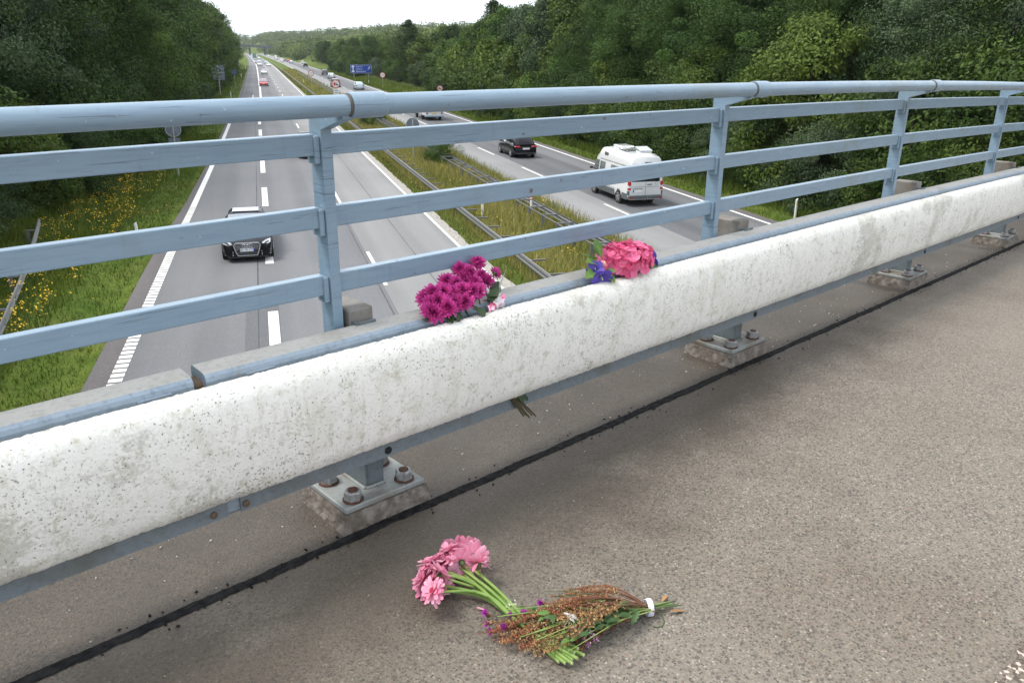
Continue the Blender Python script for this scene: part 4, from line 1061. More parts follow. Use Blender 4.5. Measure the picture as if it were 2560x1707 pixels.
# =================================================================== SIGNS, MARKER POSTS, OVERPASS
S_BACK = M('sign_back_grey', (.13, .16, .20), .5, .3, (.18, .21, .25), 3)
S_POLE = M('sign_pole_grey', (.42, .44, .45), .5, .4, (.34, .36, .37), 6)
S_WHITE = M('sign_white', (.74, .74, .72), .45); S_RED = M('sign_red', (.50, .02, .02), .45); S_BLUE = M('sign_blue', (.006, .055, .36), .4); S_BLACK = M('sign_black', (.02, .02, .02), .5)
S_DBLUE = M('round_sign_blue', (.05, .09, .24), .45)
FACE = Matrix(((1, 0, 0), (0, 0, -1), (0, 1, 0)))       # xy drawing -> upright board seen from -y
def disc(g, r, y0, y1, cz, n=28, m=0, r0=0.0):
    X = Matrix.Translation((0, 0, cz)) @ FACE.to_4x4()
    if r0: g.lathe([(r0, -y1), (r, -y1), (r, -y0), (r0, -y0)], n, m, X, cap=False)
    else: g.lathe([(r, -y1), (r, -y0)], n, m, X)
def sign_root(name, label, u, v, cat='sign'):
    return thing(name, label, cat, U(u, v, ground_h(u, v) - .02), -TH)
def pole(t, h, r=.04, y=.04):
    g = G(); g.tube([(0, y, -.3), (0, y, h)], r, 10); return g.build('pole', S_POLE, t, smooth=True, angle=50)
def round_sign(t, cz, r, kind, text=None):
    """board seen from the bridge side (-y)"""
    g = G(); disc(g, r, -.012, .0, cz); b = g.build('board', S_WHITE, t)
    g = G(); disc(g, r * .985, -.018, -.0122, cz, r0=r * .80); g.build('red_ring', S_RED, b)
    if text: put('lettering', text_mesh(text, r * .72, S_BLACK), b, (0, -.0165, cz), FACE)
    if kind == 'lorry':
        g = G(); y0, y1 = -.017, -.0125; g.box(-r * .50, -r * .05, y0, y1, cz - r * .35, cz + r * .35); g.build('lorry_symbol', S_RED, b)
        g = G(); g.box(r * .05, r * .22, y0, y1, cz - r * .3, cz + r * .25); g.box(r * .225, r * .52, y0, y1, cz - r * .35, cz - r * .05); g.build('car_symbol', S_BLACK, b)
    return b
def back_board(t, r, cz):
    g = G(); disc(g, r, -.01, .006, cz); b = g.build('board', S_BACK, t)
    g = G(); disc(g, r, -.016, -.0102, cz, r0=r * .93); g.build('board_rim', S_POLE, b)
    return b
# big board seen from behind
t = sign_root('road_sign', 'large blue grey sign board seen from behind by the left verge', 150.1, -6.15)
pole(t, 4.95, .075, -.09)
g = G(); g.bbox(-.98, .98, .0, .04, 2.62, 4.97, .008); bo = g.build('board', S_BACK, t)
for z in (3.2, 3.8, 4.4):
    g = G(); g.box(-.98, .98, -.022, -.0005, z - .03, z + .03); g.build('stiffener', S_POLE, bo)
t = sign_root('road_sign', 'small round blue sign on a thin pole beyond the large board', 172.3, -4.15)
pole(t, 3.6, .03, .05); g = G(); disc(g, .45, -.01, .0, 3.2); g.build('board', S_DBLUE, t)
t = sign_root('road_sign', 'round sign with small plate below seen from behind under the handrail', 55.6, -5.3)
pole(t, 3.3, .04, -.06); back_board(t, .47, 2.90)
g = G(); g.bbox(-.34, .34, -.008, .008, 1.86, 2.38, .003); g.build('sub_plate', S_BACK, t)
t = sign_root('road_sign', 'round sign seen from behind on a pole in the median', 60.2, 10.6)
pole(t, 3.0, .06, -.08); back_board(t, .5, 2.62)
t = sign_root('road_sign', 'round speed limit sign in the median ahead of the lorry sign', 165, 9.9)
pole(t, 3.5); round_sign(t, 3.35, .55, 'speed', '110')
t = sign_root('road_sign', 'round no overtaking sign for lorries with white plate in the median', 113, 9.85)
pole(t, 3.6); round_sign(t, 3.42, .56, 'lorry')
g = G(); g.bbox(-.36, .36, -.014, .0, 2.12, 2.78, .004); sp = g.build('sub_plate', S_WHITE, t)
for z in (2.6, 2.35):
    g = G(); g.box(-.22, .22, -.018, -.0145, z - .035, z + .035); g.build('sub_plate_mark', S_BACK, sp)
t = sign_root('road_sign', 'round speed limit sign on a tall pole by the right verge', 173.5, 24.66)
pole(t, 3.3); round_sign(t, 2.75, .55, 'speed', '110')
t = sign_root('road_sign', 'round no overtaking sign just above the handrail by the right verge', 117, 24.65)
pole(t, 3.0); round_sign(t, 2.6, .42, 'lorry')
# blue direction board
t = sign_root('direction_sign', 'wide blue direction sign with white lettering before the right wood', 225, 26.4)
gz = 0.0
for x in (-1.9, 1.9):
    g = G(); g.tube([(x, .08, -1), (x, .08, 3.9)], .06, 8); g.build('pole', S_POLE, t)
g = G(); g.bbox(-2.75, 2.75, -.03, .0, 1.75, 3.85, .008); bo = g.build('board', S_BLUE, t)
for x0, x1, z0, z1 in ((-2.70, 2.70, 3.775, 3.82), (-2.70, 2.70, 1.78, 1.825), (-2.72, -2.675, 1.83, 3.77), (2.675, 2.72, 1.83, 3.77)):
    g = G(); g.box(x0, x1, -.037, -.0305, z0, z1); g.build('border', S_WHITE, bo)
for tx, z in (('Odense V', 3.40), ('Ubberud', 2.82), ('Blommenslyst', 2.24)):
    put('lettering', text_mesh(tx, .46, S_WHITE, align='LEFT'), bo, (-1.35, -.034, z), FACE)
g = G(); X = Matrix.Translation((-2.08, -.034, 3.40)) @ Matrix.Scale(1.35, 4, (1, 0, 0)) @ FACE.to_4x4(); g.lathe([(.27, -.003), (.27, .003)], 20, 0, X); g.build('exit_symbol', S_WHITE, bo)
g = G(); g.box(-2.2, -1.96, -.037, -.031, 2.45, 3.1); g.build('exit_symbol', S_WHITE, bo)
g = G(); g.box(-2.42, -1.74, -.037, -.031, 2.05, 2.4); g.build('exit_symbol', S_WHITE, bo)
g = G(); g.add([Vector((x, -.036, z)) for x, z in ((1.72, 2.75), (1.86, 2.66), (2.20, 3.12), (2.33, 3.0), (2.36, 3.42), (1.98, 3.30), (2.09, 3.20))], [(0, 1, 2, 3, 4, 5, 6)]); g.build('arrow', S_WHITE, bo)

# delineator posts
R_AMB = M('amber_reflector', (.75, .40, .03), .35); R_ORG = M('orange_red_band', (.62, .09, .03), .5)
def marker(u, v, label, h=1.0, refl=None, lean=0.0, band=None, group=None):
    t = thing('marker_post', label, 'marker post', U(u, v, ground_h(u, v)), -TH, group)
    t.rotation_euler = (random.gauss(0, .02), lean, -TH)
    g = G(); n = 10
    def ring(z, k=1.0): return [Vector((.062 * k * math.cos(a), .045 * k * math.sin(a), z)) for a in [6.2832 * i / n for i in range(n)]]
    sl = [Vector((p.x, p.y, h - .02 + p.x * .55)) for p in ring(0)]
    g.loft([ring(-.2), ring(.3), ring(h - .12), sl]); g.build('post', S_WHITE, t, smooth=True, angle=50)
    if refl:
        g = G(); g.box(-.03, .03, -.0515, -.044, h - .30, h - .13); g.build('reflector', refl, t)
    if band:
        for z0 in (h - .17, h - .30):
            g = G(); g.loft([[Vector((p.x, p.y, z)) for p in ring(0, 1.04)] for z in (z0, z0 + .06)], cap=False); g.build('band', band, t)
    return t
marker(35.3, -5.18, 'white marker post leaning in the left verge grass', 1.02, lean=-.07)
marker(38.18, 10.07, 'plain white marker post in the middle of the median', 1.0)
marker(37.75, 12.45, 'white marker post with red bands by the hidden barrier', 1.12, band=R_ORG)
marker(33.7, 24.84, 'white marker post with amber reflector in the right verge', 1.05, R_AMB)
marker(141.5, -4.25, 'white marker post near the large sign board', 1.0)
marker(243, -4.05, 'second white marker post beyond the large sign board', 1.0)
marker(350, -4.0, 'farthest white marker post along the left verge', 1.0)
marker(196, 24.6, 'white marker post below the blue direction sign', 1.0)
marker(118, 10.0, 'white marker post beside the no overtaking sign pole', 1.0)
marker(205, 10.4, 'small white marker post far along the median', 1.0)

# distant overpass
OC = M('overpass_concrete', (.085, .095, .12), .9, 0, (.12, .13, .15), .5)
t = thing('overpass', 'grey concrete overpass crossing the motorway far away', 'bridge', U(960, 0, 0), 0)
oo = Vector(t.location)
def obox(name, v0, v1, du0, du1, z0, z1, tilt=-.045, parent=t, mat=OC):
    g = G(); X = lambda p: U(960, 0, 0) + NN * p.x + DD * p.y + Vector((0, 0, p.z + p.x * tilt)) - oo
    g.bbox(v0, v1, du0, du1, z0, z1, .05, X=X); return g.build(name, mat, parent)
d_ = obox('deck', -60, 34, 0, 11, 8.2, 9.9); obox('parapet', -60, 34, -.3, -.01, 9.5, 10.7, parent=d_)
for v0 in (-15, 1.5, 17):
    obox('pier', v0, v0 + 1.8, 4, 6.5, -1.5, 7.4 + (.7 if v0 < 0 else 0), 0)

# =================================================================== VEGETATION
def quads(name, V, tint, mats, fm=None):
    """V (n,4,3) leaf cards"""
    n = len(V); me = bpy.data.meshes.new(name)
    me.vertices.add(n * 4); me.loops.add(n * 4); me.polygons.add(n)
    me.vertices.foreach_set('co', np.ascontiguousarray(V, dtype=np.float32).ravel())
    me.loops.foreach_set('vertex_index', np.arange(n * 4, dtype=np.int32))
    me.polygons.foreach_set('loop_start', np.arange(0, n * 4, 4, dtype=np.int32))
    me.polygons.foreach_set('loop_total', np.full(n, 4, dtype=np.int32))
    for m in (mats if isinstance(mats, (list, tuple)) else [mats]): me.materials.append(m)
    if fm is not None: me.polygons.foreach_set('material_index', np.asarray(fm, dtype=np.int32))
    a = me.attributes.new('tint', 'FLOAT', 'POINT'); a.data.foreach_set('value', np.repeat(np.clip(tint, 0, 1), 4).astype(np.float32))
    me.update(); me.validate(); return me
def unit(v): return v / (np.linalg.norm(v, axis=1, keepdims=True) + 1e-9)
def cards(P, out, size, rng, droop=0.0, asp=.55, bias=1.5):
    n = len(P)
    nrm = unit(rng.normal(size=(n, 3)) + out * bias + np.array([0, 0, .35]))
    a = rng.normal(size=(n, 3)); a[:, 2] -= droop; a = unit(a - nrm * np.sum(a * nrm, 1, keepdims=True)); b = np.cross(nrm, a)
    s = size * rng.uniform(.6, 1.35, (n, 1))
    return np.stack([P - a * s, P + b * s * asp - a * s * .15, P + a * s, P - b * s * asp - a * s * .15], 1)
def crown_points(rng, H, cb, cr, nclump, nleaf, cl_r, shape=.7, lobes=.36, wisps=0):
    t = rng.uniform(0, 1, nclump) ** .9; ph = rng.uniform(0, 6.283, nclump)
    env = cr * np.sin(np.pi * np.clip(t * .86 + .11, 0, 1)) ** shape
    env *= 1 + lobes * np.sin(ph * 3 + t * 7 + rng.uniform(0, 6)) + lobes * .6 * np.sin(ph * 5 - t * 11)
    rr = env * rng.uniform(.35, 1.0, nclump) ** .55
    C = np.stack([np.cos(ph) * rr, np.sin(ph) * rr, cb + (H - cb) * t], 1)
    cr_ = cl_r * rng.uniform(.45, 1.5, nclump) * np.clip(.55 + env / cr, .5, 1.2)
    idx = rng.integers(0, nclump, nleaf)
    d = unit(rng.normal(size=(nleaf, 3))); d[:, 2] *= .75
    P = C[idx] + d * (cr_[idx] * rng.uniform(.1, 1, nleaf) ** .42)[:, None]
    ax = np.array([0, 0, cb + (H - cb) * .42])
    out = unit((P - ax) * np.array([1, 1, .8])) * .6 + d * .6
    ct = rng.uniform(.0, 1.0, nclump)
    return P, out, ct[idx] * .8 + .1 + rng.normal(0, .10, nleaf), C
def leaf_mat(name, a, b, rnd=.22): return M(name, a, .6, 0, b, tint=True, rnd=rnd, transl=.30, spec=.22)
LM = [leaf_mat('leaves_dark_green', (.016, .038, .008), (.058, .106, .018)), leaf_mat('leaves_mid_green', (.022, .050, .009), (.080, .138, .022)),
      leaf_mat('leaves_yellow_green', (.032, .065, .009), (.112, .168, .026)), leaf_mat('leaves_grey_green', (.028, .054, .022), (.096, .140, .066))]
BARK = M('bark', (.07, .055, .042), .95, 0, (.13, .11, .09), 5, bump=.8, bscale=18)
def woody(rng, H, cb, C, r0, nl=12, lean=.4):
    g = G(); top = H * .82
    pts = [Vector((0, 0, -.8)), Vector((0, 0, .2))]; x = y = 0
    for i in range(1, 7):
        x += rng.normal(0, lean * .25); y += rng.normal(0, lean * .25); pts.append(Vector((x, y, top * i / 6)))
    g.tube(pts, [r0 * 1.3, r0 * 1.05] + [r0 * (1 - .86 * i / 6) for i in range(1, 7)], 7)
    for k in rng.choice(len(C), min(nl, len(C)), replace=False):
        e = Vector(C[k]); zb = max(cb * .6, e.z - abs(rng.normal(1.6, .8)) - .25 * math.hypot(e.x, e.y)); zb = min(max(zb, .4), top * .95)
        f = zb / top * 6; i = min(5, int(f)); s = pts[i + 1].lerp(pts[min(7, i + 2)], f - i)
        mid = s.lerp(e, .5) + Vector((0, 0, .25)); rr = r0 * (.5 - .35 * zb / H)
        g.tube([s, mid, e], [rr, rr * .6, rr * .15], 5, cap=False)
    return g
PROTO = []
def tree_proto(seed, H, cb, cr, ncl, nleaf, size, mat, cl_r=1.0, shape=.7, droop=0.0, r0=.16, nl=14):
    rng = np.random.default_rng(seed)
    P, o, t, C = crown_points(rng, H, cb, cr, ncl, nleaf, cl_r, shape)
    cm = quads('crown', cards(P, o, size, rng, droop), t, mat)
    tm = woody(rng, H, cb, C, r0, nl).mesh('trunk', BARK, smooth=True)
    return tm, cm, H
def protos(ks, kl):
    return [tree_proto(1, 15, 1.6, 4.2, 190, int(24000 * kl), .15 * ks, LM[0], 1.05), tree_proto(2, 14, 1.2, 3.8, 170, int(22000 * kl), .145 * ks, LM[1], 1.0),
      tree_proto(3, 12, 1.0, 3.3, 150, int(19000 * kl), .14 * ks, LM[2], .9), tree_proto(4, 13, .8, 3.6, 180, int(23000 * kl), .13 * ks, LM[3], .85, .8, .9),
      tree_proto(5, 15.5, 1.5, 3.4, 170, int(22000 * kl), .145 * ks, LM[0], 1.0, .9), tree_proto(6, 13, 1.2, 4.0, 170, int(22000 * kl), .14 * ks, LM[1], .95, .55)]
def bprotos(ks, kl):
    return [tree_proto(11, 3.6, .05, 1.9, 70, int(9000 * kl), .10 * ks, LM[1], .55, .5, 0, .05, 10), tree_proto(12, 3.0, .05, 1.8, 65, int(8500 * kl), .095 * ks, LM[0], .5, .5, 0, .05, 10),
      tree_proto(13, 4.2, .05, 1.7, 75, int(9000 * kl), .10 * ks, LM[2], .5, .6, 0, .05, 10), tree_proto(14, 3.4, .05, 1.9, 70, int(9000 * kl), .085 * ks, LM[3], .5, .5, .8, .05, 10)]
TP, TN = protos(1, 1), protos(.52, 2.9)       # crowns for the distance, finer ones near the bridge
BP, BN = bprotos(1, 1), bprotos(.5, 2.8)
NEAR = 80
KIND = ['dark green broadleaf tree', 'mid green broadleaf tree', 'yellowish green tree', 'grey green willowy tree', 'tall dark green tree', 'spreading mid green tree']
BKIND = ['mid green bush', 'dark green bush', 'yellowish green bush', 'grey green bush']
def plant(proto, name, label, cat, u, v, sc, group, part='crown', dz=0.0):
    tm, cm, H = proto
    t = thing(name, label, cat, U(u, v, ground_h(u, v) + dz), random.uniform(0, 6.283), group)
    k = sc * random.uniform(.9, 1.12); t.scale = (k, k, sc)
    put('trunk' if part == 'crown' else 'stem', tm, t); put(part, cm, t)
    return t
Lfoot = lambda u: lerp(u, [(10, -15), (22, -14), (33, -12.5), (45, -11.6), (55, -10.2), (62, -9.2), (85, -8.6), (130, -9.6), (200, -8.6), (400, -8.6)])
rv = random.Random(21)
ROWN = (', front row of the ', ', second row of the ', ', back row of the ')
def zone(u): return ' nearest the bridge' if u < 45 else ' close to the bridge' if u < 75 else ' beyond the handrail' if u < 115 else ' by the road signs' if u < 190 else ' past the signs' if u < 280 else ' far along the road'
def wood(side, rows, hfun, where, kinds, seed):
    rr = random.Random(seed)
    for ri, (v0, jit, u0, u1, step) in enumerate(rows):
        u = u0
        while u < u1:
            k = rr.choice(kinds); v = (Lfoot(u) - v0 if side < 0 else v0 + (4 if 135 < u < 236 else 0)) + rr.uniform(-jit, jit)
            H = hfun(u, v) * (rr.uniform(.88, 1.1) if u < 95 or side < 0 else rr.uniform(.72, 1.22))
            plant((TN if u < NEAR else TP)[k], 'broadleaf_tree', KIND[k] + zone(u) + ROWN[ri] + where.split()[0] + ' wood', 'tree', u, v, H / TP[k][2], 'trees in the wood ' + where)
            u += step * rr.uniform(.75, 1.25) * (1 if u < 110 else 1.35 if u < 220 else 1.9)
wood(-1, [(3.2, 1.2, 16, 420, 4.3), (8.0, 1.5, 24, 330, 5.2), (14, 2, 30, 200, 7)], lambda u, v: lerp(u, [(20, 13.5), (60, 15), (150, 16.2), (260, 16.5), (340, 14.5), (420, 11)]), 'left of the motorway', [0, 1, 1, 3, 4, 5, 0, 2], 5)
wood(1, [(32.0, 1.2, 14, 430, 4.6), (37.5, 1.6, 18, 300, 5.2), (44, 2.2, 18, 210, 6.2)], lambda u, v: lerp(u, [(20, 12.5), (70, 14.5), (92, 14), (100, 11.5), (118, 11.8), (140, 9.4), (160, 9.6), (185, 11.2), (205, 9.8), (260, 8.8), (330, 9), (430, 10)]) - max(0, ground_h(u, v)) * .7, 'right of the motorway', [0, 1, 2, 1, 4, 5, 3, 2], 6)
plant(TP[4], 'broadleaf_tree', 'taller tree standing out above the right wood skyline', 'tree', 186, 32.5, .80, None)
def hedge(side, vf, u0, u1, step, where, kinds, seed, smin, smax, edge='outer edge'):
    rr = random.Random(seed); u = u0
    while u < u1:
        k = rr.choice(kinds); v = vf(u) + rr.uniform(-.7, .7)
        plant((BN if u < NEAR else BP)[k], 'bush', BKIND[k] + zone(u) + ', ' + edge + ' of the ' + where.split()[0] + ' wood', 'bush', u, v, rr.uniform(smin, smax), 'bushes at the edge of the wood ' + where, 'foliage')
        u += step * rr.uniform(.7, 1.3) * (1 if u < 100 else 1.8 if u < 200 else 3)
hedge(-1, Lfoot, 18, 330, 2.6, 'left of the motorway', [0, 1, 1, 3, 2], 8, .8, 1.45)
hedge(-1, lambda u: Lfoot(u) - 2.2, 20, 130, 3.4, 'left of the motorway', [0, 1, 3], 9, 1.2, 2.0, 'inner edge')
hedge(1, lambda u: 27.6 + (4.2 if 135 < u < 236 else 0), 16, 330, 2.6, 'right of the motorway', [0, 1, 1, 2, 3], 10, .75, 1.3)
hedge(1, lambda u: 29.6 + (4.5 if 135 < u < 236 else 0), 16, 200, 3.2, 'right of the motorway', [0, 1, 2], 12, 1.2, 2.1, 'inner edge')
for (u, v, sc, lb) in ((57.6, 12.1, .58, 'rounded dark green shrub in the median beside the half hidden barrier'), (87, 10.6, .45, 'low dark shrub in the median near the left barrier'), (92.5, 12.6, .55, 'low green shrub in the median just below the handrail')):
    plant(BN[0], 'median_shrub', lb, 'shrub', u, v, sc, 'shrubs in the median', 'foliage')

# far woods on the hills: one mass
rng = np.random.default_rng(77); VV, TT = [], []
rr = random.Random(4)
n_far = 0
while n_far < 1900:
    u = 330 + 1500 * rr.random() ** 1.25; v = rr.uniform(-45 - .08 * u, 34 + .30 * u) if rr.random() < .75 else rr.uniform(27, 75)
    rc = 25.8 + max(0, u - 470) ** 1.25 * .0365
    if -13 < v < 26.5 and u < 1250: continue
    if 470 < u < 800 and abs(v - rc) < 5.5 + (u - 470) * .006: continue
    if u > 945 and u < 990 and -70 < v < 40: continue
    if u < 430 and -26 < v < 45: continue
    near = u < 700
    H = rr.uniform(7, 11) if abs(v - 9) < 60 and near else rr.uniform(9, 14); r = H * rr.uniform(.36, .52)
    n = 300 if u < 700 else 170
    d = unit(rng.normal(size=(n, 3))); P = d * np.array([r, r, H * .48]) * rng.uniform(.7, 1, (n, 1)); P += .16 * r * np.sin(P * 1.7 + rr.uniform(0, 6)); P[:, 2] += H * .48
    c = U(u, v, ground_h(u, v)); P += np.array([c.x, c.y, c.z])
    VV.append(cards(P, d, .5 if u < 700 else .8, rng, 0, .8, 1.4)); TT.append(np.clip(rr.uniform(.1, .9) + rng.normal(0, .12, n), 0, 1)); n_far += 1
far = put('distant_forest', quads('distant_forest', np.concatenate(VV), np.concatenate(TT), leaf_mat('far_leaves', (.045, .080, .022), (.17, .22, .06), 0)))
tag(far, 'mass of far trees covering the hills at the horizon', 'forest', kind='stuff')

# grass, tall median grass, yellow flowers
def blades(n, ufun, vfun, hfun, wid, seed, lean=.35):
    rng = np.random.default_rng(seed); out = np.zeros((n, 4, 3)); tin = np.zeros(n)
    for i in range(n):
        u = ufun(rng); v = vfun(rng, u); h, tn = hfun(rng, u, v)
        p = U(u, v, ground_h(u, v) - .03); a = rng.uniform(0, 6.283); w = wid(u) * rng.uniform(.6, 1.3)
        sx, sy = math.cos(a) * w, math.sin(a) * w
        lx, ly = rng.normal(0, lean) * h, rng.normal(0, lean) * h
        out[i] = ((p.x - sx, p.y - sy, p.z), (p.x + sx, p.y + sy, p.z), (p.x + lx + sx * .25, p.y + ly + sy * .25, p.z + h), (p.x + lx - sx * .25, p.y + ly - sy * .25, p.z + h))
        tin[i] = tn
    return out, tin
GRM = M('grass_blades', (.048, .098, .007), .6, 0, (.205, .225, .032), tint=True, transl=.25, spec=.25)
GRG = M('tall_grass_blades', (.095, .125, .018), .65, 0, (.40, .35, .12), tint=True, transl=.25, spec=.2)
wd = lambda u: .012 + .00022 * u
def lv(r, u):
    a, b = Lgrass(u) - .02, Lfoot(u) - 1.0
    return a + (b - a) * r.uniform(0, 1)
def lh(r, u, v):
    d = (Lgrass(u) - v); patch = .5 + .5 * math.sin(u * .7 + v * 1.9) * math.sin(u * .23 - v * 1.1)
    if d < .35: return r.uniform(.05, .14), .75 * r.uniform(.5, 1)
    if d < 2.0: return r.uniform(.08, .22), r.uniform(.1, .5) * .8
    return r.uniform(.18, .35 + .4 * patch), np.clip(r.normal(.25 + .15 * patch, .18), 0, 1)
V1, T1 = blades(46000, lambda r: 13 + 70 * r.uniform(0, 1) ** 1.35, lv, lh, wd, 31)
V1b, T1b = blades(9000, lambda r: r.uniform(83, 330), lv, lh, lambda u: .02 + .0003 * u, 32)
tag(put('verge_grass', quads('verge_grass', np.concatenate([V1, V1b]), np.concatenate([T1, T1b]), GRM)), 'green grass of the verge left of the motorway', 'grass', kind='stuff')
def mh(r, u, v):
    patch = .5 + .5 * math.sin(u * .33 + 1.0) * math.cos(v * 1.3 + u * .11)
    if v < 8.6: return r.uniform(.10, .32), np.clip(r.normal(.25, .2), 0, 1)
    if v > 13.0: return r.uniform(.25, .65), np.clip(r.normal(.45, .25), 0, 1)
    return r.uniform(.28, .48 + .34 * patch), np.clip(r.normal(.35 + .45 * patch, .2), 0, 1)
V2, T2 = blades(66000, lambda r: 14 + 95 * r.uniform(0, 1) ** 1.3, lambda r, u: 7.85 + 6.25 * r.uniform(0, 1) if r.uniform(0, 1) < .86 else r.uniform(12.9, 14.35), mh, wd, 33, .3)
V2b, T2b = blades(9000, lambda r: r.uniform(109, 330), lambda r, u: r.uniform(7.9, 14.1), mh, lambda u: .02 + .0003 * u, 34, .3)
tag(put('median_grass', quads('median_grass', np.concatenate([V2, V2b]), np.concatenate([T2, T2b]), GRG)), 'tall yellowing grass in the median between the carriageways', 'grass', kind='stuff')
V3, T3 = blades(24000, lambda r: 20 + 100 * r.uniform(0, 1) ** 1.2, lambda r, u: 23.5 + 4.2 * r.uniform(0, 1) ** 1.2, lambda r, u, v: (r.uniform(.06, .2) if v < 25.3 else r.uniform(.2, .8), np.clip(r.normal(.28, .18) + (.3 if v < 23.8 else 0), 0, 1)), wd, 35)
V3b, T3b = blades(9000, lambda r: r.uniform(120, 330), lambda r, u: 23.5 + 6 * r.uniform(0, 1), lambda r, u, v: (r.uniform(.15, .7), np.clip(r.normal(.35, .2), 0, 1)), lambda u: .02 + .0003 * u, 36)
tag(put('right_verge_grass', quads('right_verge_grass', np.concatenate([V3, V3b]), np.concatenate([T3, T3b]), GRM)), 'short green grass of the verge right of the motorway', 'grass', kind='stuff')
YEL = M('yellow_petals', (.85, .58, .015), .6, 0, (.62, .28, .01), tint=True, transl=.2); STM = M('flower_stems', (.06, .10, .02), .7)
def flowers(name, label, plants, seed):
    rng = np.random.default_rng(seed); V, T, F = [], [], []
    for (u, v, h, k) in plants:
        c = np.array(U(u, v, ground_h(u, v)))
        for s in range(3):
            e = c + np.array([rng.normal(0, .10), rng.normal(0, .10), h * rng.uniform(.8, 1)]); V.append([c + (-.008, 0, 0), c + (.008, 0, 0), e + (.005, 0, 0), e + (-.005, 0, 0)]); T.append(.5); F.append(1)
        for s in range(k):
            e = c + np.array([rng.normal(0, .12), rng.normal(0, .12), h * rng.uniform(.72, 1.05)]); r_ = rng.uniform(.018, .036)
            a = rng.normal(0, .35, 2); V.append([e + (-r_, 0, a[0] * r_), e + (0, -r_, a[1] * r_), e + (r_, 0, -a[0] * r_), e + (0, r_, -a[1] * r_)]); T.append(rng.uniform(0, .6)); F.append(0)
    tag(put(name, quads(name, np.array(V), np.array(T), [YEL, STM], F)), label, 'flowers', kind='stuff')
rr = random.Random(14); pl = []
def dens(u, v): return .5 + .5 * math.sin(u * .55 + v * .8) * math.sin(v * 1.7 - u * .21)
while len(pl) < 520:
    u = rr.uniform(17, 70); v = Lgrass(u) - rr.uniform(.8, 6.2); d = Lgrass(u) - v
    if rr.random() > (dens(u, v) * .9 + .1) * (1.0 if 2.0 < d < 5.2 else .16): continue
    pl.append((u, v, rr.uniform(.35, .75) if d > 2 else rr.uniform(.1, .25), rr.randint(5, 13) if d > 2 else 2))
flowers('ragwort_flowers', 'yellow wildflowers scattered through the grass of the left verge', pl, 51)
pl = []
while len(pl) < 150:
    u, v = rr.uniform(18, 62), rr.uniform(8.2, 14)
    if rr.random() > dens(u * 1.3, v): continue
    pl.append((u, v, rr.uniform(.3, .6), rr.randint(3, 7)))
flowers('median_flowers', 'small yellow wildflowers in the median grass', pl, 52)

# =================================================================== FLOWERS ON THE BRIDGE
rf = random.Random(99)
def gv(s=1.0): return Vector((rf.gauss(0, s), rf.gauss(0, s), rf.gauss(0, s)))
def petal_mat(name, a, b, tr=.25): return M(name, a, .55, 0, b, tint=True, transl=tr, spec=.3)
MAGENTA = petal_mat('magenta_petals', (.27, .004, .11), (.78, .10, .43), .35)
PINK = petal_mat('pink_gerbera_petals', (.78, .20, .36), (.88, .52, .64), .35)
HPINK = petal_mat('hydrangea_petals', (.68, .05, .19), (.86, .25, .42))
PURPLE = petal_mat('purple_petals', (.055, .03, .30), (.17, .12, .52))
STEMG = M('green_stalk', (.16, .27, .055), .5, 0, (.26, .36, .10), 14, spec=.4, transl=.1)
STEMD = M('dark_green_stalk', (.035, .065, .02), .6, 0, (.07, .11, .03), 10)
LEAFD = M('dark_leaf', (.014, .035, .012), .5, 0, (.035, .075, .02), tint=True, transl=.15)
LEAFL = M('fresh_leaf', (.07, .17, .03), .5, 0, (.17, .30, .06), tint=True, transl=.3)
BROWNST = M('wet_brown_stalk', (.075, .065, .025), .6, 0, (.05, .035, .018), 40)
CUT = M('cut_stalk_end', (.45, .48, .28), .7)
def fan(n, k=0): return [2 * math.pi * (i + (k % 2) * .5) / n for i in range(n)]
def mum_head(seed):
    r = random.Random(seed); g = G()
    for layer, (n, L, el, tv) in enumerate(((22, .030, -12, .75), (20, .029, 8, .85), (17, .026, 26, .65), (13, .021, 44, .40), (9, .016, 60, .2), (6, .011, 74, .05))):
        for a in fan(n, layer):
            a += r.gauss(0, .08); e = R(el + r.gauss(0, 6)); g.tv = min(1, max(0, tv + r.gauss(0, .15)))
            d = Vector((math.cos(a) * math.cos(e), math.sin(a) * math.cos(e), math.sin(e)))
            n_ = Vector((-math.cos(a) * math.sin(e), -math.sin(a) * math.sin(e), math.cos(e)))
            g.petal(d * .003, d, n_, L * r.uniform(.88, 1.1), .0075, .5, .45, .35, 3, root=.55)
    g.tv = .5; g.lathe([(.001, -.016), (.007, -.012), (.009, -.003), (.004, .002)], 8, 1)
    return g.mesh('flower_head', [MAGENTA, STEMD])
MUM = [mum_head(i) for i in range(3)]
def leaf_mesh(L, Wd, mat, seed=1, lobes=True):
    r = random.Random(seed); g = G(); n = 8; vs = []
    for i in range(n + 1):
        t = i / n; w = Wd * .5 * math.sin(math.pi * min(1, t * .93 + .05)) ** .75 * (1 + (.28 * math.sin(t * 22 + seed) if lobes else 0))
        z = -.18 * L * t * t; g_ = L * t
        vs += [Vector((g_, -w, z + w * .35)), Vector((g_, 0, z)), Vector((g_, w, z + w * .35))]
    g.tv = r.uniform(.2, .8)
    g.add(vs, [(i * 3 + j, i * 3 + j + 1, i * 3 + j + 4, i * 3 + j + 3) for i in range(n) for j in (0, 1)])
    return g.mesh('leaf', mat, smooth=True)
def orient(d, nrm=None, roll=0.0):
    """x axis along d, z towards nrm"""
    x = Vector(d).normalized(); z = Vector(nrm or (0, 0, 1)); z = z - x * z.dot(x)
    z = z.normalized() if z.length > 1e-5 else x.orthogonal().normalized(); y = z.cross(x)
    return (Matrix((x, y, z)).transposed() @ Matrix.Rotation(roll, 3, 'X')).to_quaternion()
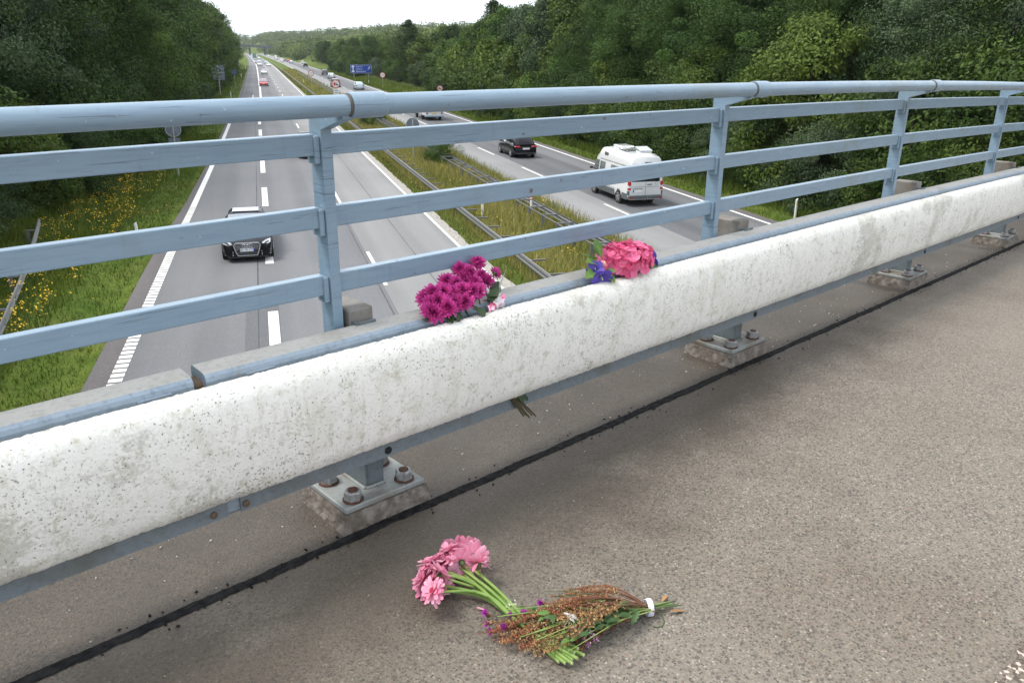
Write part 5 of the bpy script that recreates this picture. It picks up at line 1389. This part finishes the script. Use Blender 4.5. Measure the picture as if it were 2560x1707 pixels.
# ---- magenta chrysanthemums tucked behind the white panel
MP = [(1.699, 2.06, -0.698), (1.624, 2.06, -0.707), (1.558, 2.05, -0.73), (1.636, 2.03, -0.714), (1.688, 2.03, -0.734), (1.774, 2.05, -0.741), (1.631, 2.0, -0.738), (1.57, 2.02, -0.735), (1.616, 2.03, -0.736), (1.455, 1.99, -0.737), (1.49, 1.98, -0.74), (1.433, 2.0, -0.754), (1.522, 1.98, -0.748), (1.556, 1.97, -0.746), (1.588, 1.96, -0.75), (1.619, 1.96, -0.756), (1.454, 1.96, -0.758), (1.428, 1.97, -0.764), (1.541, 1.94, -0.774), (1.465, 1.925, -0.776), (1.423, 1.94, -0.789), (1.707, 2.02, -0.751), (1.512, 1.95, -0.773), (1.415, 1.95, -0.779)]
t = thing('chrysanthemum_bouquet', 'magenta chrysanthemum bouquet wedged behind the white panel', 'bouquet', B(1.60, 1.94, -.82)); o0 = Vector(t.location)
tie = B(1.655, 1.939, -.93)
for i, (s, y, z) in enumerate(MP):
    c = B(s, y, z); side = i == 5
    nrm = Vector((.85, .1, .25)) if side else Vector((-.30, -.55, .75)) + (c - B(1.58, 2.05, -.80)) * 2.2 + gv(.22)
    put('flower_head', MUM[i % 3], t, c - o0, rot_to(nrm, rf.uniform(0, 6.3)), [q * (.8 if side else 1) for q in (rf.uniform(.9, 1.15), rf.uniform(.9, 1.12), rf.uniform(.8, 1.25))])
    b = c - nrm.normalized() * .012
    g = G(); m_ = b.lerp(tie, .45) + Vector((0, .0, -.02)); m_.y = max(m_.y, 1.955 + CUR * 2.7)
    g.tube([b, m_, tie + Vector((rf.gauss(0, .008), rf.gauss(0, .003), rf.gauss(0, .01)))], [.0022, .0024, .0026], 6); g.build('stem', STEMD, t, org=o0)
LFD = [leaf_mesh(.055, .030, LEAFD, i) for i in range(3)]
for (s, y, z, dx, dy, dz) in [(1.599, 1.93, -.800, -.2, -.6, -.25), (1.515, 1.93, -.800, -.5, -.6, -.2), (1.429, 1.95, -.795, -.8, -.3, -.1), (1.669, 1.97, -.785, .3, -.7, .2), (1.56, 1.95, -.790, .2, -.8, -.1), (1.63, 1.95, -.79, .5, -.5, .1), (1.48, 1.95, -.795, -.3, -.7, -.15), (1.66, 1.96, -.80, .4, -.2, .5), (1.62, 1.98, -.79, .2, -.4, .7), (1.70, 1.99, -.79, .5, .0, .6), (1.55, 1.97, -.79, -.1, -.5, .4)]:
    put('leaf', LFD[rf.randrange(3)], t, B(s, y, z) - o0, orient((dx, dy, dz), (0, -.4, 1), rf.gauss(0, .4)), rf.uniform(.8, 1.2))
for k in range(5):
    e = B(1.80 + k * .012 + rf.gauss(0, .004), 1.925 - .004 * k, -1.245 - .006 * (k % 3) - rf.uniform(0, .012))
    g = G(); g.tube([tie, B(1.742 + .006 * k, 1.9385, -1.16), e], [.0030, .0034, .0032], 6); g.build('cut_stem', BROWNST, t, org=o0)
for k in range(2): put('leaf', LFD[k], t, B(1.782 + .02 * k, 1.930, -1.172) - o0, orient((.4, -.3, -.5), (0, -1, .2)), .55)
# clear wrapping film with a printed edge
film = bpy.data.materials.new('wrapping_film'); film.use_nodes = True
fn, fl = film.node_tree.nodes, film.node_tree.links
ms = fn.new('ShaderNodeMixShader'); tr = fn.new('ShaderNodeBsdfTransparent'); ms.inputs[0].default_value = .9
fn['Principled BSDF'].inputs['Base Color'].default_value = (.78, .78, .80, 1); fn['Principled BSDF'].inputs['Roughness'].default_value = .18
fl.new(tr.outputs[0], ms.inputs[1]); fl.new(fn['Principled BSDF'].outputs[0], ms.inputs[2]); fl.new(ms.outputs[0], fn['Material Output'].inputs[0])
PRINT = M('pink_print', (.72, .10, .22), .3, 0, (.75, .62, .72), 60, .45, .6)
g = G(); rows = []
for i in range(14):
    a = i / 13; row = []
    for k in range(9):
        b = k / 8
        p = B(1.655 + .140 * a + .010 * math.sin(b * 5 + a * 3), 1.912 + .125 * a ** 1.3 + .008 * math.sin(a * 9 + b * 3), -.826 + .088 * b * (.5 + .9 * a) * (1 - .3 * max(0, a - .7)) + .005 * math.sin(a * 11 + b * 4))
        row.append(p)
    rows.append(row)
g.grid(rows); wr = g.build('wrapping', film, t, smooth=True, org=o0)
g = G(); rows = []
for i in range(10):
    a = i / 9
    rows.append([B(1.622 + .105 * a, 1.905 + .035 * a, -.818 + .012 * a + .022 * b + .004 * math.sin(a * 15 + b * 3) + .03 * max(0, a - .75)) + Vector((0, .012 * b, 0)) for b in (0, .5, 1)])
g.grid(rows); g.build('printed_edge', PRINT, wr, smooth=True, org=o0)

# ---- pink hydrangea with purple blooms
t = thing('hydrangea_bouquet', 'pink hydrangea head with two purple blooms resting on the white panel', 'bouquet', B(2.36, 1.945, -.82)); o0 = Vector(t.location)
def floret(seed):
    r = random.Random(seed); g = G()
    for k in range(4):
        a = math.pi / 2 * k + r.gauss(0, .12); e = R(r.uniform(0, 28)); g.tv = r.uniform(.2, .95)
        d = Vector((math.cos(a) * math.cos(e), math.sin(a) * math.cos(e), math.sin(e))); n_ = Vector((-math.cos(a) * math.sin(e), -math.sin(a) * math.sin(e), math.cos(e)))
        g.petal(d * .001 + Vector((0, 0, .001 * k)), d, n_, .030 * r.uniform(.9, 1.1), .031 * r.uniform(.9, 1.1), r.uniform(-.2, .5), .55, r.uniform(.05, .35), 5, root=.30)
    g.tv = .9; g.lathe([(.002, 0), (.0025, .002), (.001, .004)], 6)
    return g.mesh('floret', HPINK, smooth=True)
FLO = [floret(i) for i in range(5)]
hc = B(2.362, 1.955, -.775); ga = math.pi * (3 - math.sqrt(5)); N = 105
for i in range(N):
    z = 1 - 2 * (i + .5) / N; rr_ = math.sqrt(1 - z * z); a = ga * i
    d = Vector((math.cos(a) * rr_, math.sin(a) * rr_, z)); p = hc + Vector((d.x * .116, d.y * .082, d.z * .064)) * rf.uniform(.86, 1.03)
    yl = p.y - CUR * p.x ** 2; zl = p.z - CAM_H - GRA * p.x + CRE * p.x ** 2
    if zl < -.79 and yl > 1.87: continue
    if zl < -.845: continue
    nrm = Vector((d.x / .128, d.y / .088, d.z / .07)).normalized() + gv(.22)
    put('floret', FLO[i % 5], t, p - o0, rot_to(nrm, rf.uniform(0, 6.3)), rf.uniform(.82, 1.08))
g = G(); g.lathe([(.001, .055), (.06, .045), (.085, .015), (.075, -.02), (.012, -.05), (.006, -.10)], 10, 0, Matrix.Translation(hc - o0) @ Matrix.Scale(1.15, 4, (1, 0, 0)) @ Matrix.Scale(.62, 4, (0, 1, 0))); g.build('flower_core', petal_mat('hydrangea_core', (.35, .03, .06), (.4, .05, .08), 0), t, smooth=True)
g = G(); g.tube([hc + Vector((0, -.01, -.06)), B(2.37, 1.9385, -.86), B(2.40, 1.9385, -1.05)], .004, 6); g.build('stem', STEMD, t, org=o0)
def bloom(seed):
    r = random.Random(seed); g = G()
    for k in range(5):
        a = 2 * math.pi * k / 5; e = R(42 + r.gauss(0, 5)); g.tv = r.uniform(.2, .9)
        d = Vector((math.cos(a) * math.cos(e), math.sin(a) * math.cos(e), math.sin(e))); n_ = Vector((-math.cos(a) * math.sin(e), -math.sin(a) * math.sin(e), math.cos(e)))
        g.petal(d * .001, d, n_, .047, .040, -.55, .55, .12, 5, root=.25)
    g.tv = .5; g.lathe([(.003, .0), (.0035, .02), (.002, .028)], 6, 1); g.lathe([(.001, -.018), (.006, -.012), (.007, .004)], 7, 2)
    return g.mesh('purple_bloom', [PURPLE, CUT, LEAFL], smooth=True)
BL = [bloom(3), bloom(4)]
for (s, y, z, n_, sc) in ((2.188, 1.925, -.795, (-.35, -.7, -.35), 1.0), (2.172, 1.935, -.775, (-.6, -.35, .45), .8), (2.520, 1.960, -.795, (.75, -.35, .30), 1.0)):
    put('purple_bloom', BL[rf.randrange(2)], t, B(s, y, z) - o0, rot_to(n_, 1.0), sc)
LFL = [leaf_mesh(.06, .034, LEAFL, i + 20) for i in range(3)]
for (s, y, z, dx, dy, dz, sc) in ((2.20, 1.95, -.755, -.9, -.1, .35, 1.15), (2.205, 1.96, -.745, -.75, .2, .45, 1.1), (2.185, 1.94, -.775, -.9, -.2, -.10, 1.25), (2.225, 1.97, -.735, -.05, .2, .95, 1.05), (2.215, 1.95, -.74, -.25, .0, .8, .9), (2.225, 1.92, -.80, -.2, -.7, -.15, .8), (2.50, 1.94, -.815, .7, -.4, -.05, .7), (2.21, 1.93, -.79, .05, -.6, .25, .9)):
    put('leaf', LFL[rf.randrange(3)], t, B(s, y, z) - o0, orient((dx, dy, dz), (-.2, -.5, .9), rf.gauss(0, .4)), sc)
g = G(); g.lathe([(.001, -.012), (.010, -.008), (.013, .002), (.009, .012), (.001, .016)], 10, 0, Matrix.Translation(B(2.204, 1.93, -.757) - o0)); g.build('bud', M('hibiscus_bud', (.70, .52, .28), .5, 0, (.66, .16, .24), 60), t, smooth=True)
g = G(); g.lathe([(.001, -.010), (.008, -.006), (.009, .004), (.001, .012)], 9, 0, Matrix.Translation(B(2.185, 1.935, -.752) - o0)); g.build('bud', LEAFL, t, smooth=True)

# ---- pink gerberas lying on the slab
def FB(s, y, h): return B(s * (1 - h / 1.44), y * (1 - h / 1.44), DECK + h)
t = thing('gerbera_bouquet', 'pink gerbera bouquet lying on the deck with its stalks under the wildflowers', 'bouquet', FB(1.2, 1.4, 0)); o0 = Vector(t.location)
def gerbera(seed):
    r = random.Random(seed); g = G()
    for layer, (n, L, el) in enumerate(((13, .040, -4), (12, .038, 12), (10, .026, 34))):
        for a in fan(n, layer):
            a += r.gauss(0, .06); e = R(el + r.gauss(0, 7)); g.tv = min(1, max(0, r.gauss(.62, .25)))
            d = Vector((math.cos(a) * math.cos(e), math.sin(a) * math.cos(e), math.sin(e))); n_ = Vector((-math.cos(a) * math.sin(e), -math.sin(a) * math.sin(e), math.cos(e)))
            g.petal(d * .005, d, n_, L * r.uniform(.9, 1.08), .0165, r.uniform(-.5, .25), .55, .16, 4, root=.45)
    g.tv = .5; g.lathe([(.001, .009), (.006, .010), (.009, .006), (.009, 0)], 10, 2); g.lathe([(.0025, -.016), (.008, -.010), (.0105, -.002), (.006, .002)], 9, 1)
    return g.mesh('flower_head', [PINK, STEMD, petal_mat('gerbera_centre', (.5, .04, .09), (.5, .04, .09))])
GE = [gerbera(i) for i in range(4)]
GP = [(1.101, 1.57), (1.118, 1.603), (1.104, 1.541), (1.13, 1.551), (1.152, 1.615), (1.169, 1.6), (1.206, 1.644), (1.228, 1.628), (1.174, 1.65), (1.27, 1.66), (1.282, 1.641), (1.253, 1.666), (1.303, 1.627), (1.292, 1.594), (1.285, 1.560), (1.216, 1.600), (1.248, 1.595), (1.14, 1.585), (1.19, 1.63), (1.265, 1.628)]
joinp = Vector((1.222, 1.42))
ENDS = [(1.174, 1.112), (1.183, 1.099), (1.195, 1.086), (1.217, 1.088), (1.23, 1.098), (1.238, 1.086), (1.205, 1.095), (1.226, 1.108), (1.19, 1.118), (1.212, 1.112), (1.244, 1.112), (1.222, 1.122)]
for i, (s, y) in enumerate(GP):
    lev = .030 + .022 * (i % 3) + (.015 if i in (5, 7, 15, 16) else 0)
    v2 = (Vector((s, y)) - joinp); v2 = v2.normalized()
    if i in (3, 5): v2 = Vector((v2.x + .5, v2.y - .9)).normalized()
    nrm = Vector((v2.x * .95, v2.y * .75, .55 if i % 3 else .15)) + gv(.16) + Vector((-.05, -.25, 0))
    if i in (15, 16, 13): nrm = Vector((v2.x * .5, v2.y - .7, -.25)) + gv(.1)
    c = FB(s, y, lev); put('flower_head', GE[i % 4], t, c - o0, rot_to(nrm, rf.uniform(0, 6.3)), (rf.uniform(.82, 1.05), rf.uniform(.82, 1.05), rf.uniform(.7, 1.5)))
    if i < 12 or i in (15, 16):
        k = i % 12; e = ENDS[k]; q = .012 + .007 * (k % 4)
        j1 = (joinp.x + (k - 6) * .0045, joinp.y + (k % 3) * .008)
        b = c - nrm.normalized() * .013
        p1 = FB(s + (j1[0] - s) * .35 + rf.gauss(0, .006), y + (j1[1] - y) * .30, max(.012, lev * .75))
        g = G(); pts = [b, p1, FB(j1[0], j1[1], q + .006), FB(1.205 + (k - 6) * .003, 1.27, q), FB(e[0], e[1], q * .9 + .002)]
        fine = [pts[0]]
        for a in range(len(pts) - 1):
            p0, pa, pb, pc = pts[max(a - 1, 0)], pts[a], pts[a + 1], pts[min(a + 2, len(pts) - 1)]
            for u_ in (.25, .5, .75, 1): fine.append(.5 * ((2 * pa) + (pb - p0) * u_ + (2 * p0 - 5 * pa + 4 * pb - pc) * u_ ** 2 + (3 * pa - p0 - 3 * pb + pc) * u_ ** 3))
        g.tube(fine, [.0034 + .0014 * min(1, a / 8) for a in range(len(fine))], 8)
        d = (fine[-1] - fine[-2]).normalized(); g.tube([fine[-1] - d * .0005, fine[-1] + d * .0012], .0043, 8, 1)
        g.build('stem', [STEMG, CUT], t, smooth=True, org=o0, angle=50)
# two fallen petals
pe = G(); pe.tv = .7; pe.petal((0, 0, 0), (1, 0, 0), (0, 0, 1), .034, .013, .5, .5, .3, 4); PM = pe.mesh('fallen_petal', PINK)
for (s, y, a, lb) in ((1.178, 1.462, .3, 'small pink petal lying below the gerbera stalks'), (1.163, 1.385, 2.4, 'pink petal lying beside the lower gerbera stalks')):
    tag(put('fallen_petal', PM, None, FB(s, y, .003), (0, 0, a), .7), lb, 'petal')

# ---- wildflower bunch
t = thing('wildflower_bouquet', 'rusty brown wildflower bunch with sorrel held by a white band on the deck', 'bouquet', FB(1.35, 1.15, 0)); o0 = Vector(t.location)
SEED_A = M('sorrel_seeds', (.15, .040, .018), .8, 0, (.36, .14, .06), tint=True, transl=.1)
SEED_B = M('sorrel_seeds_tan', (.20, .09, .035), .8, 0, (.42, .27, .11), tint=True, transl=.1)
REDST = M('reddish_stalk', (.14, .06, .03), .7)
band = Vector((1.507, 1.093))
def spike(tip, h0, h1, frac, dens_, mat, wid, bend_=0.0):
    g = G(); rng_ = np.random.default_rng(rf.randrange(10 ** 6))
    a = FB(band.x + rf.gauss(0, .004), band.y + rf.gauss(0, .009), .016 + rf.uniform(0, .02)); b = FB(tip[0], tip[1], h1)
    side = Vector((-(b - a).y, (b - a).x, 0)).normalized() * bend_
    pts = [a.lerp(b, k / 8) + side * math.sin(math.pi * k / 8) + Vector((0, 0, h0 * math.sin(math.pi * min(1, k / 8 * 1.1)))) for k in range(9)]
    g.tube(pts, [.0016 - .0001 * k for k in range(9)], 5, 0)
    L = (b - a).length; n = int(dens_ * L * frac * 1000)
    for _ in range(n):
        f = 1 - frac * rng_.uniform(0, 1) ** .9; i = min(7, int(f * 8)); c = pts[i].lerp(pts[i + 1], f * 8 - i)
        whorl = .5 + .5 * math.sin(f * 90)
        c = c + Vector(rng_.normal(0, wid * (.45 + .75 * whorl) * (1.15 - .6 * max(0, f - .7) / .3), 3)) * 1.0
        lz = DECK + CAM_H + GRA * c.x - CRE * c.x ** 2 + .002
        if c.z < lz: c.z = lz + rng_.uniform(0, .004)
        d1 = Vector(rng_.normal(size=3)).normalized(); d2 = d1.orthogonal().normalized(); s_ = rng_.uniform(.0018, .0038)
        g.tv = float(np.clip(rng_.normal(.45, .28), 0, 1)); g.add([c - d1 * s_, c + d2 * s_ * .8, c + d1 * s_, c - d2 * s_ * .8], [(0, 1, 2, 3)], 1)
    g.tv = .5
    return g.build('sorrel_spike', [REDST, mat], t, org=o0)
TIPS = []
for k in range(32):
    f = k / 31; TIPS.append((1.075 + .07 * rf.random() + .07 * f, 1.33 - .185 * f + rf.gauss(0, .012)))
for k, tp in enumerate(TIPS): spike(tp, rf.uniform(.028, .065), rf.uniform(.012, .045), rf.uniform(.42, .66), 1.05, SEED_B if k % 3 == 0 or k > 21 else SEED_A, .0064, rf.gauss(0, .012))
for k in range(14): spike((1.25 + .15 * rf.random(), 1.325 - .06 * rf.random()), .03, rf.uniform(.01, .03), .6, .75, SEED_B if k % 2 else SEED_A, .0045, rf.gauss(0, .012))
for k in range(9): spike((1.24 + .10 * rf.random(), 1.105 + .03 * rf.random()), .015, rf.uniform(.008, .02), .65, .9, SEED_A, .0050, rf.gauss(0, .01))
# green stalks and leaves
for k in range(34):
    a = FB(band.x + rf.gauss(0, .003), band.y + rf.gauss(0, .010), .014 + rf.uniform(0, .025)); q = rf.random()
    b = FB(1.16 + .22 * rf.random(), 1.12 + .24 * q + .0, rf.uniform(.03, .07)); m_ = a.lerp(b, .5) + Vector((rf.gauss(0, .012), rf.gauss(0, .012), .02))
    g = G(); g.tube([a, m_, b], [.0017, .0015, .0011], 5); g.build('green_stalk', STEMG if k % 2 else STEMD, t, org=o0)
LW = [leaf_mesh(.045, .02, LEAFL, 40 + i) for i in range(2)] + [leaf_mesh(.05, .022, M('mid_leaf', (.03, .075, .02), .55, 0, (.07, .14, .03), tint=True, transl=.2), 50 + i) for i in range(2)]
for k in range(130):
    f = rf.random() ** .8; s = 1.49 - .25 * f; y = 1.10 + (.10 * f + .02) * rf.uniform(-.25, 1.35) + .07 * f
    put('leaf', LW[rf.randrange(4)], t, FB(s, y, .025 + .05 * rf.random()) - o0, orient((-.9, rf.gauss(.3, .45), rf.gauss(.1, .3)), (rf.gauss(0, .4), rf.gauss(-.2, .4), 1)), rf.uniform(.4, .8))
for k in range(9):                         # cut ends right of the band
    a = FB(band.x, band.y + rf.gauss(0, .008), .012 + rf.uniform(0, .02)); b = FB(1.575 + rf.uniform(-.03, .012), 1.050 + rf.gauss(.006, .011), rf.uniform(.008, .022))
    g = G(); g.tube([a, b], [.0022, .0019], 6); g.build('cut_stem', STEMD if k % 3 else STEMG, t, org=o0)
ax = (Vector(FB(1.575, 1.05, .02)) - Vector(FB(1.43, 1.14, .02))).normalized(); bc = FB(1.507, 1.093, .024)
g = G(); X = Matrix.Translation(bc - o0) @ rot_to(ax).to_matrix().to_4x4()
g.lathe([(.0215, -.008), (.0235, -.007), (.0240, 0), (.0235, .007), (.0215, .008)], 22, 0, X, cap=False)
g.build('white_band', M('white_elastic', (.70, .69, .76), .6, 0, (.58, .57, .66), 90), t, smooth=True)
DRY = leaf_mesh(.055, .012, M('dry_leaf', (.30, .15, .06), .8, 0, (.40, .22, .10), tint=True), 61, False)
for (s, y, a) in ((1.538, 1.045, -.4), (1.555, 1.085, .35), (1.49, 1.135, 2.6)): put('dry_leaf', DRY, t, FB(s, y, .012) - o0, (0, .1, a), .9)
g = G(); g.tube([FB(s, y, h) for s, y, h in ((1.515, 1.075, .02), (1.51, 1.05, .004), (1.495, 1.03, .003), (1.475, 1.022, .003), (1.462, 1.028, .003), (1.455, 1.036, .003))], .0013, 5); g.build('tendril', STEMD, t, org=o0)
def knap(seed):
    r = random.Random(seed); g = G()
    for layer, (n, L, el) in enumerate(((12, .015, 35), (9, .014, 58), (5, .012, 78))):
        for a in fan(n, layer):
            e = R(el + r.gauss(0, 9)); d = Vector((math.cos(a) * math.cos(e), math.sin(a) * math.cos(e), math.sin(e))); n_ = Vector((-math.cos(a) * math.sin(e), -math.sin(a) * math.sin(e), math.cos(e)))
            g.tv = r.random(); g.petal(d * .002, d, n_, L, .004, .3, .5, .1, 2, root=.5)
    g.tv = .5; g.lathe([(.001, -.012), (.005, -.009), (.006, -.002), (.003, .001)], 8, 1)
    return g.mesh('knapweed_head', [petal_mat('knapweed_petals', (.30, .02, .28), (.58, .07, .48)), REDST])
KN = [knap(1), knap(2)]
for (s, y, h) in ((1.154, 1.366, .02), (1.135, 1.336, .02), (1.124, 1.305, .022), (1.164, 1.301, .045), (1.243, 1.303, .05), (1.392, 1.156, .055), (1.45, 1.184, .03), (1.205, 1.318, .04), (1.30, 1.30, .05)):
    c = FB(s, y, h); d = Vector((-.8, .35, .25)) + gv(.25); put('knapweed_head', KN[rf.randrange(2)], t, c - o0, rot_to(d, rf.random() * 6), rf.uniform(.85, 1.1))
    g = G(); g.tube([c - d.normalized() * .01, c.lerp(FB(1.42, 1.14, .03), .5) + Vector((0, 0, .012)), FB(1.45, 1.12, .025)], .0011, 5); g.build('thin_stalk', REDST, t, org=o0)
WHI = M('white_petals', (.76, .76, .74), .6, 0, (.80, .80, .72), tint=True, transl=.25); UMB = M('umbel_green_white', (.30, .36, .17), .7, 0, (.62, .64, .50), tint=True, transl=.2)
g = G()
for k in range(9):
    a = rf.uniform(-.9, 1.1); d = Vector((-.55 * math.cos(a) + .1, .75 * math.sin(a) + .35, rf.uniform(.0, .6))); g.tv = rf.random(); g.petal(FB(1.322, 1.185, .062) + gv(.002), d, (0, -.5, 1), rf.uniform(.028, .040), .010, rf.uniform(-.6, .3), .4, .2, 4)
g.build('white_flower', WHI, t, org=o0)
g = G(); c = FB(1.293, 1.187, .055)
for k in range(46):
    d = gv().normalized(); d.x = -abs(d.x) * .6 + .05; a = d.orthogonal().normalized(); g.tv = rf.random()
    g.tube([c + Vector((.020, -.006, -.006)), c + d * .013 + a * .007, c + d * .019 - Vector((.010, 0, .0))], [.0009, .0011, .0013], 4, cap=False)
g.build('wild_carrot_nest', UMB, t, org=o0)
for (cs, cy, ch, n, w) in ((1.312, 1.160, .05, 150, .013), (1.222, 1.352, .03, 90, .010), (1.285, 1.165, .045, 60, .010)):
    g = G(); c = FB(cs, cy, ch)
    for k in range(n):
        p = c + Vector((rf.gauss(0, w), rf.gauss(0, w), abs(rf.gauss(0, w * .6)))); d1 = gv().normalized(); d2 = d1.orthogonal().normalized(); s_ = rf.uniform(.0015, .003); g.tv = rf.uniform(.4, 1)
        g.add([p - d1 * s_, p + d2 * s_, p + d1 * s_, p - d2 * s_], [(0, 1, 2, 3)])
    tag(g.build('umbel_florets', UMB, t, org=o0), kind='stuff')
VET = M('vetch_petals', (.16, .03, .10), .6, 0, (.62, .42, .56), tint=True)
for (s0, y0, s1, y1) in ((1.29, 1.140, 1.272, 1.098), (1.318, 1.135, 1.300, 1.095), (1.335, 1.165, 1.322, 1.135)):
    g = G(); a, b = FB(s0, y0, .05), FB(s1, y1, .022)
    for k in range(60):
        p = a.lerp(b, rf.random()) + gv(.0038); d1 = gv().normalized(); d2 = d1.orthogonal().normalized(); s_ = rf.uniform(.0018, .0035); g.tv = rf.random() ** 2
        g.add([p - d1 * s_, p + d2 * s_ * .7, p + d1 * s_, p - d2 * s_ * .7], [(0, 1, 2, 3)])
    g.build('vetch_spike', VET, t, org=o0)

# =================================================================== AIR
hz = bpy.data.materials.new('pale_haze'); hz.use_nodes = True
hn, hl = hz.node_tree.nodes, hz.node_tree.links
hn.remove(hn['Principled BSDF'])
pv = hn.new('ShaderNodeVolumePrincipled'); pv.inputs['Color'].default_value = (.90, .94, 1.0, 1); pv.inputs['Density'].default_value = HAZE_D; pv.inputs['Anisotropy'].default_value = .3
hl.new(pv.outputs[0], hn['Material Output'].inputs['Volume'])
if HAZE_D > 0:
    g = G(); g.box(-4200, 4200, -1200, 9000, -8, 130)
    tag(g.build('haze', hz), kind='stuff')
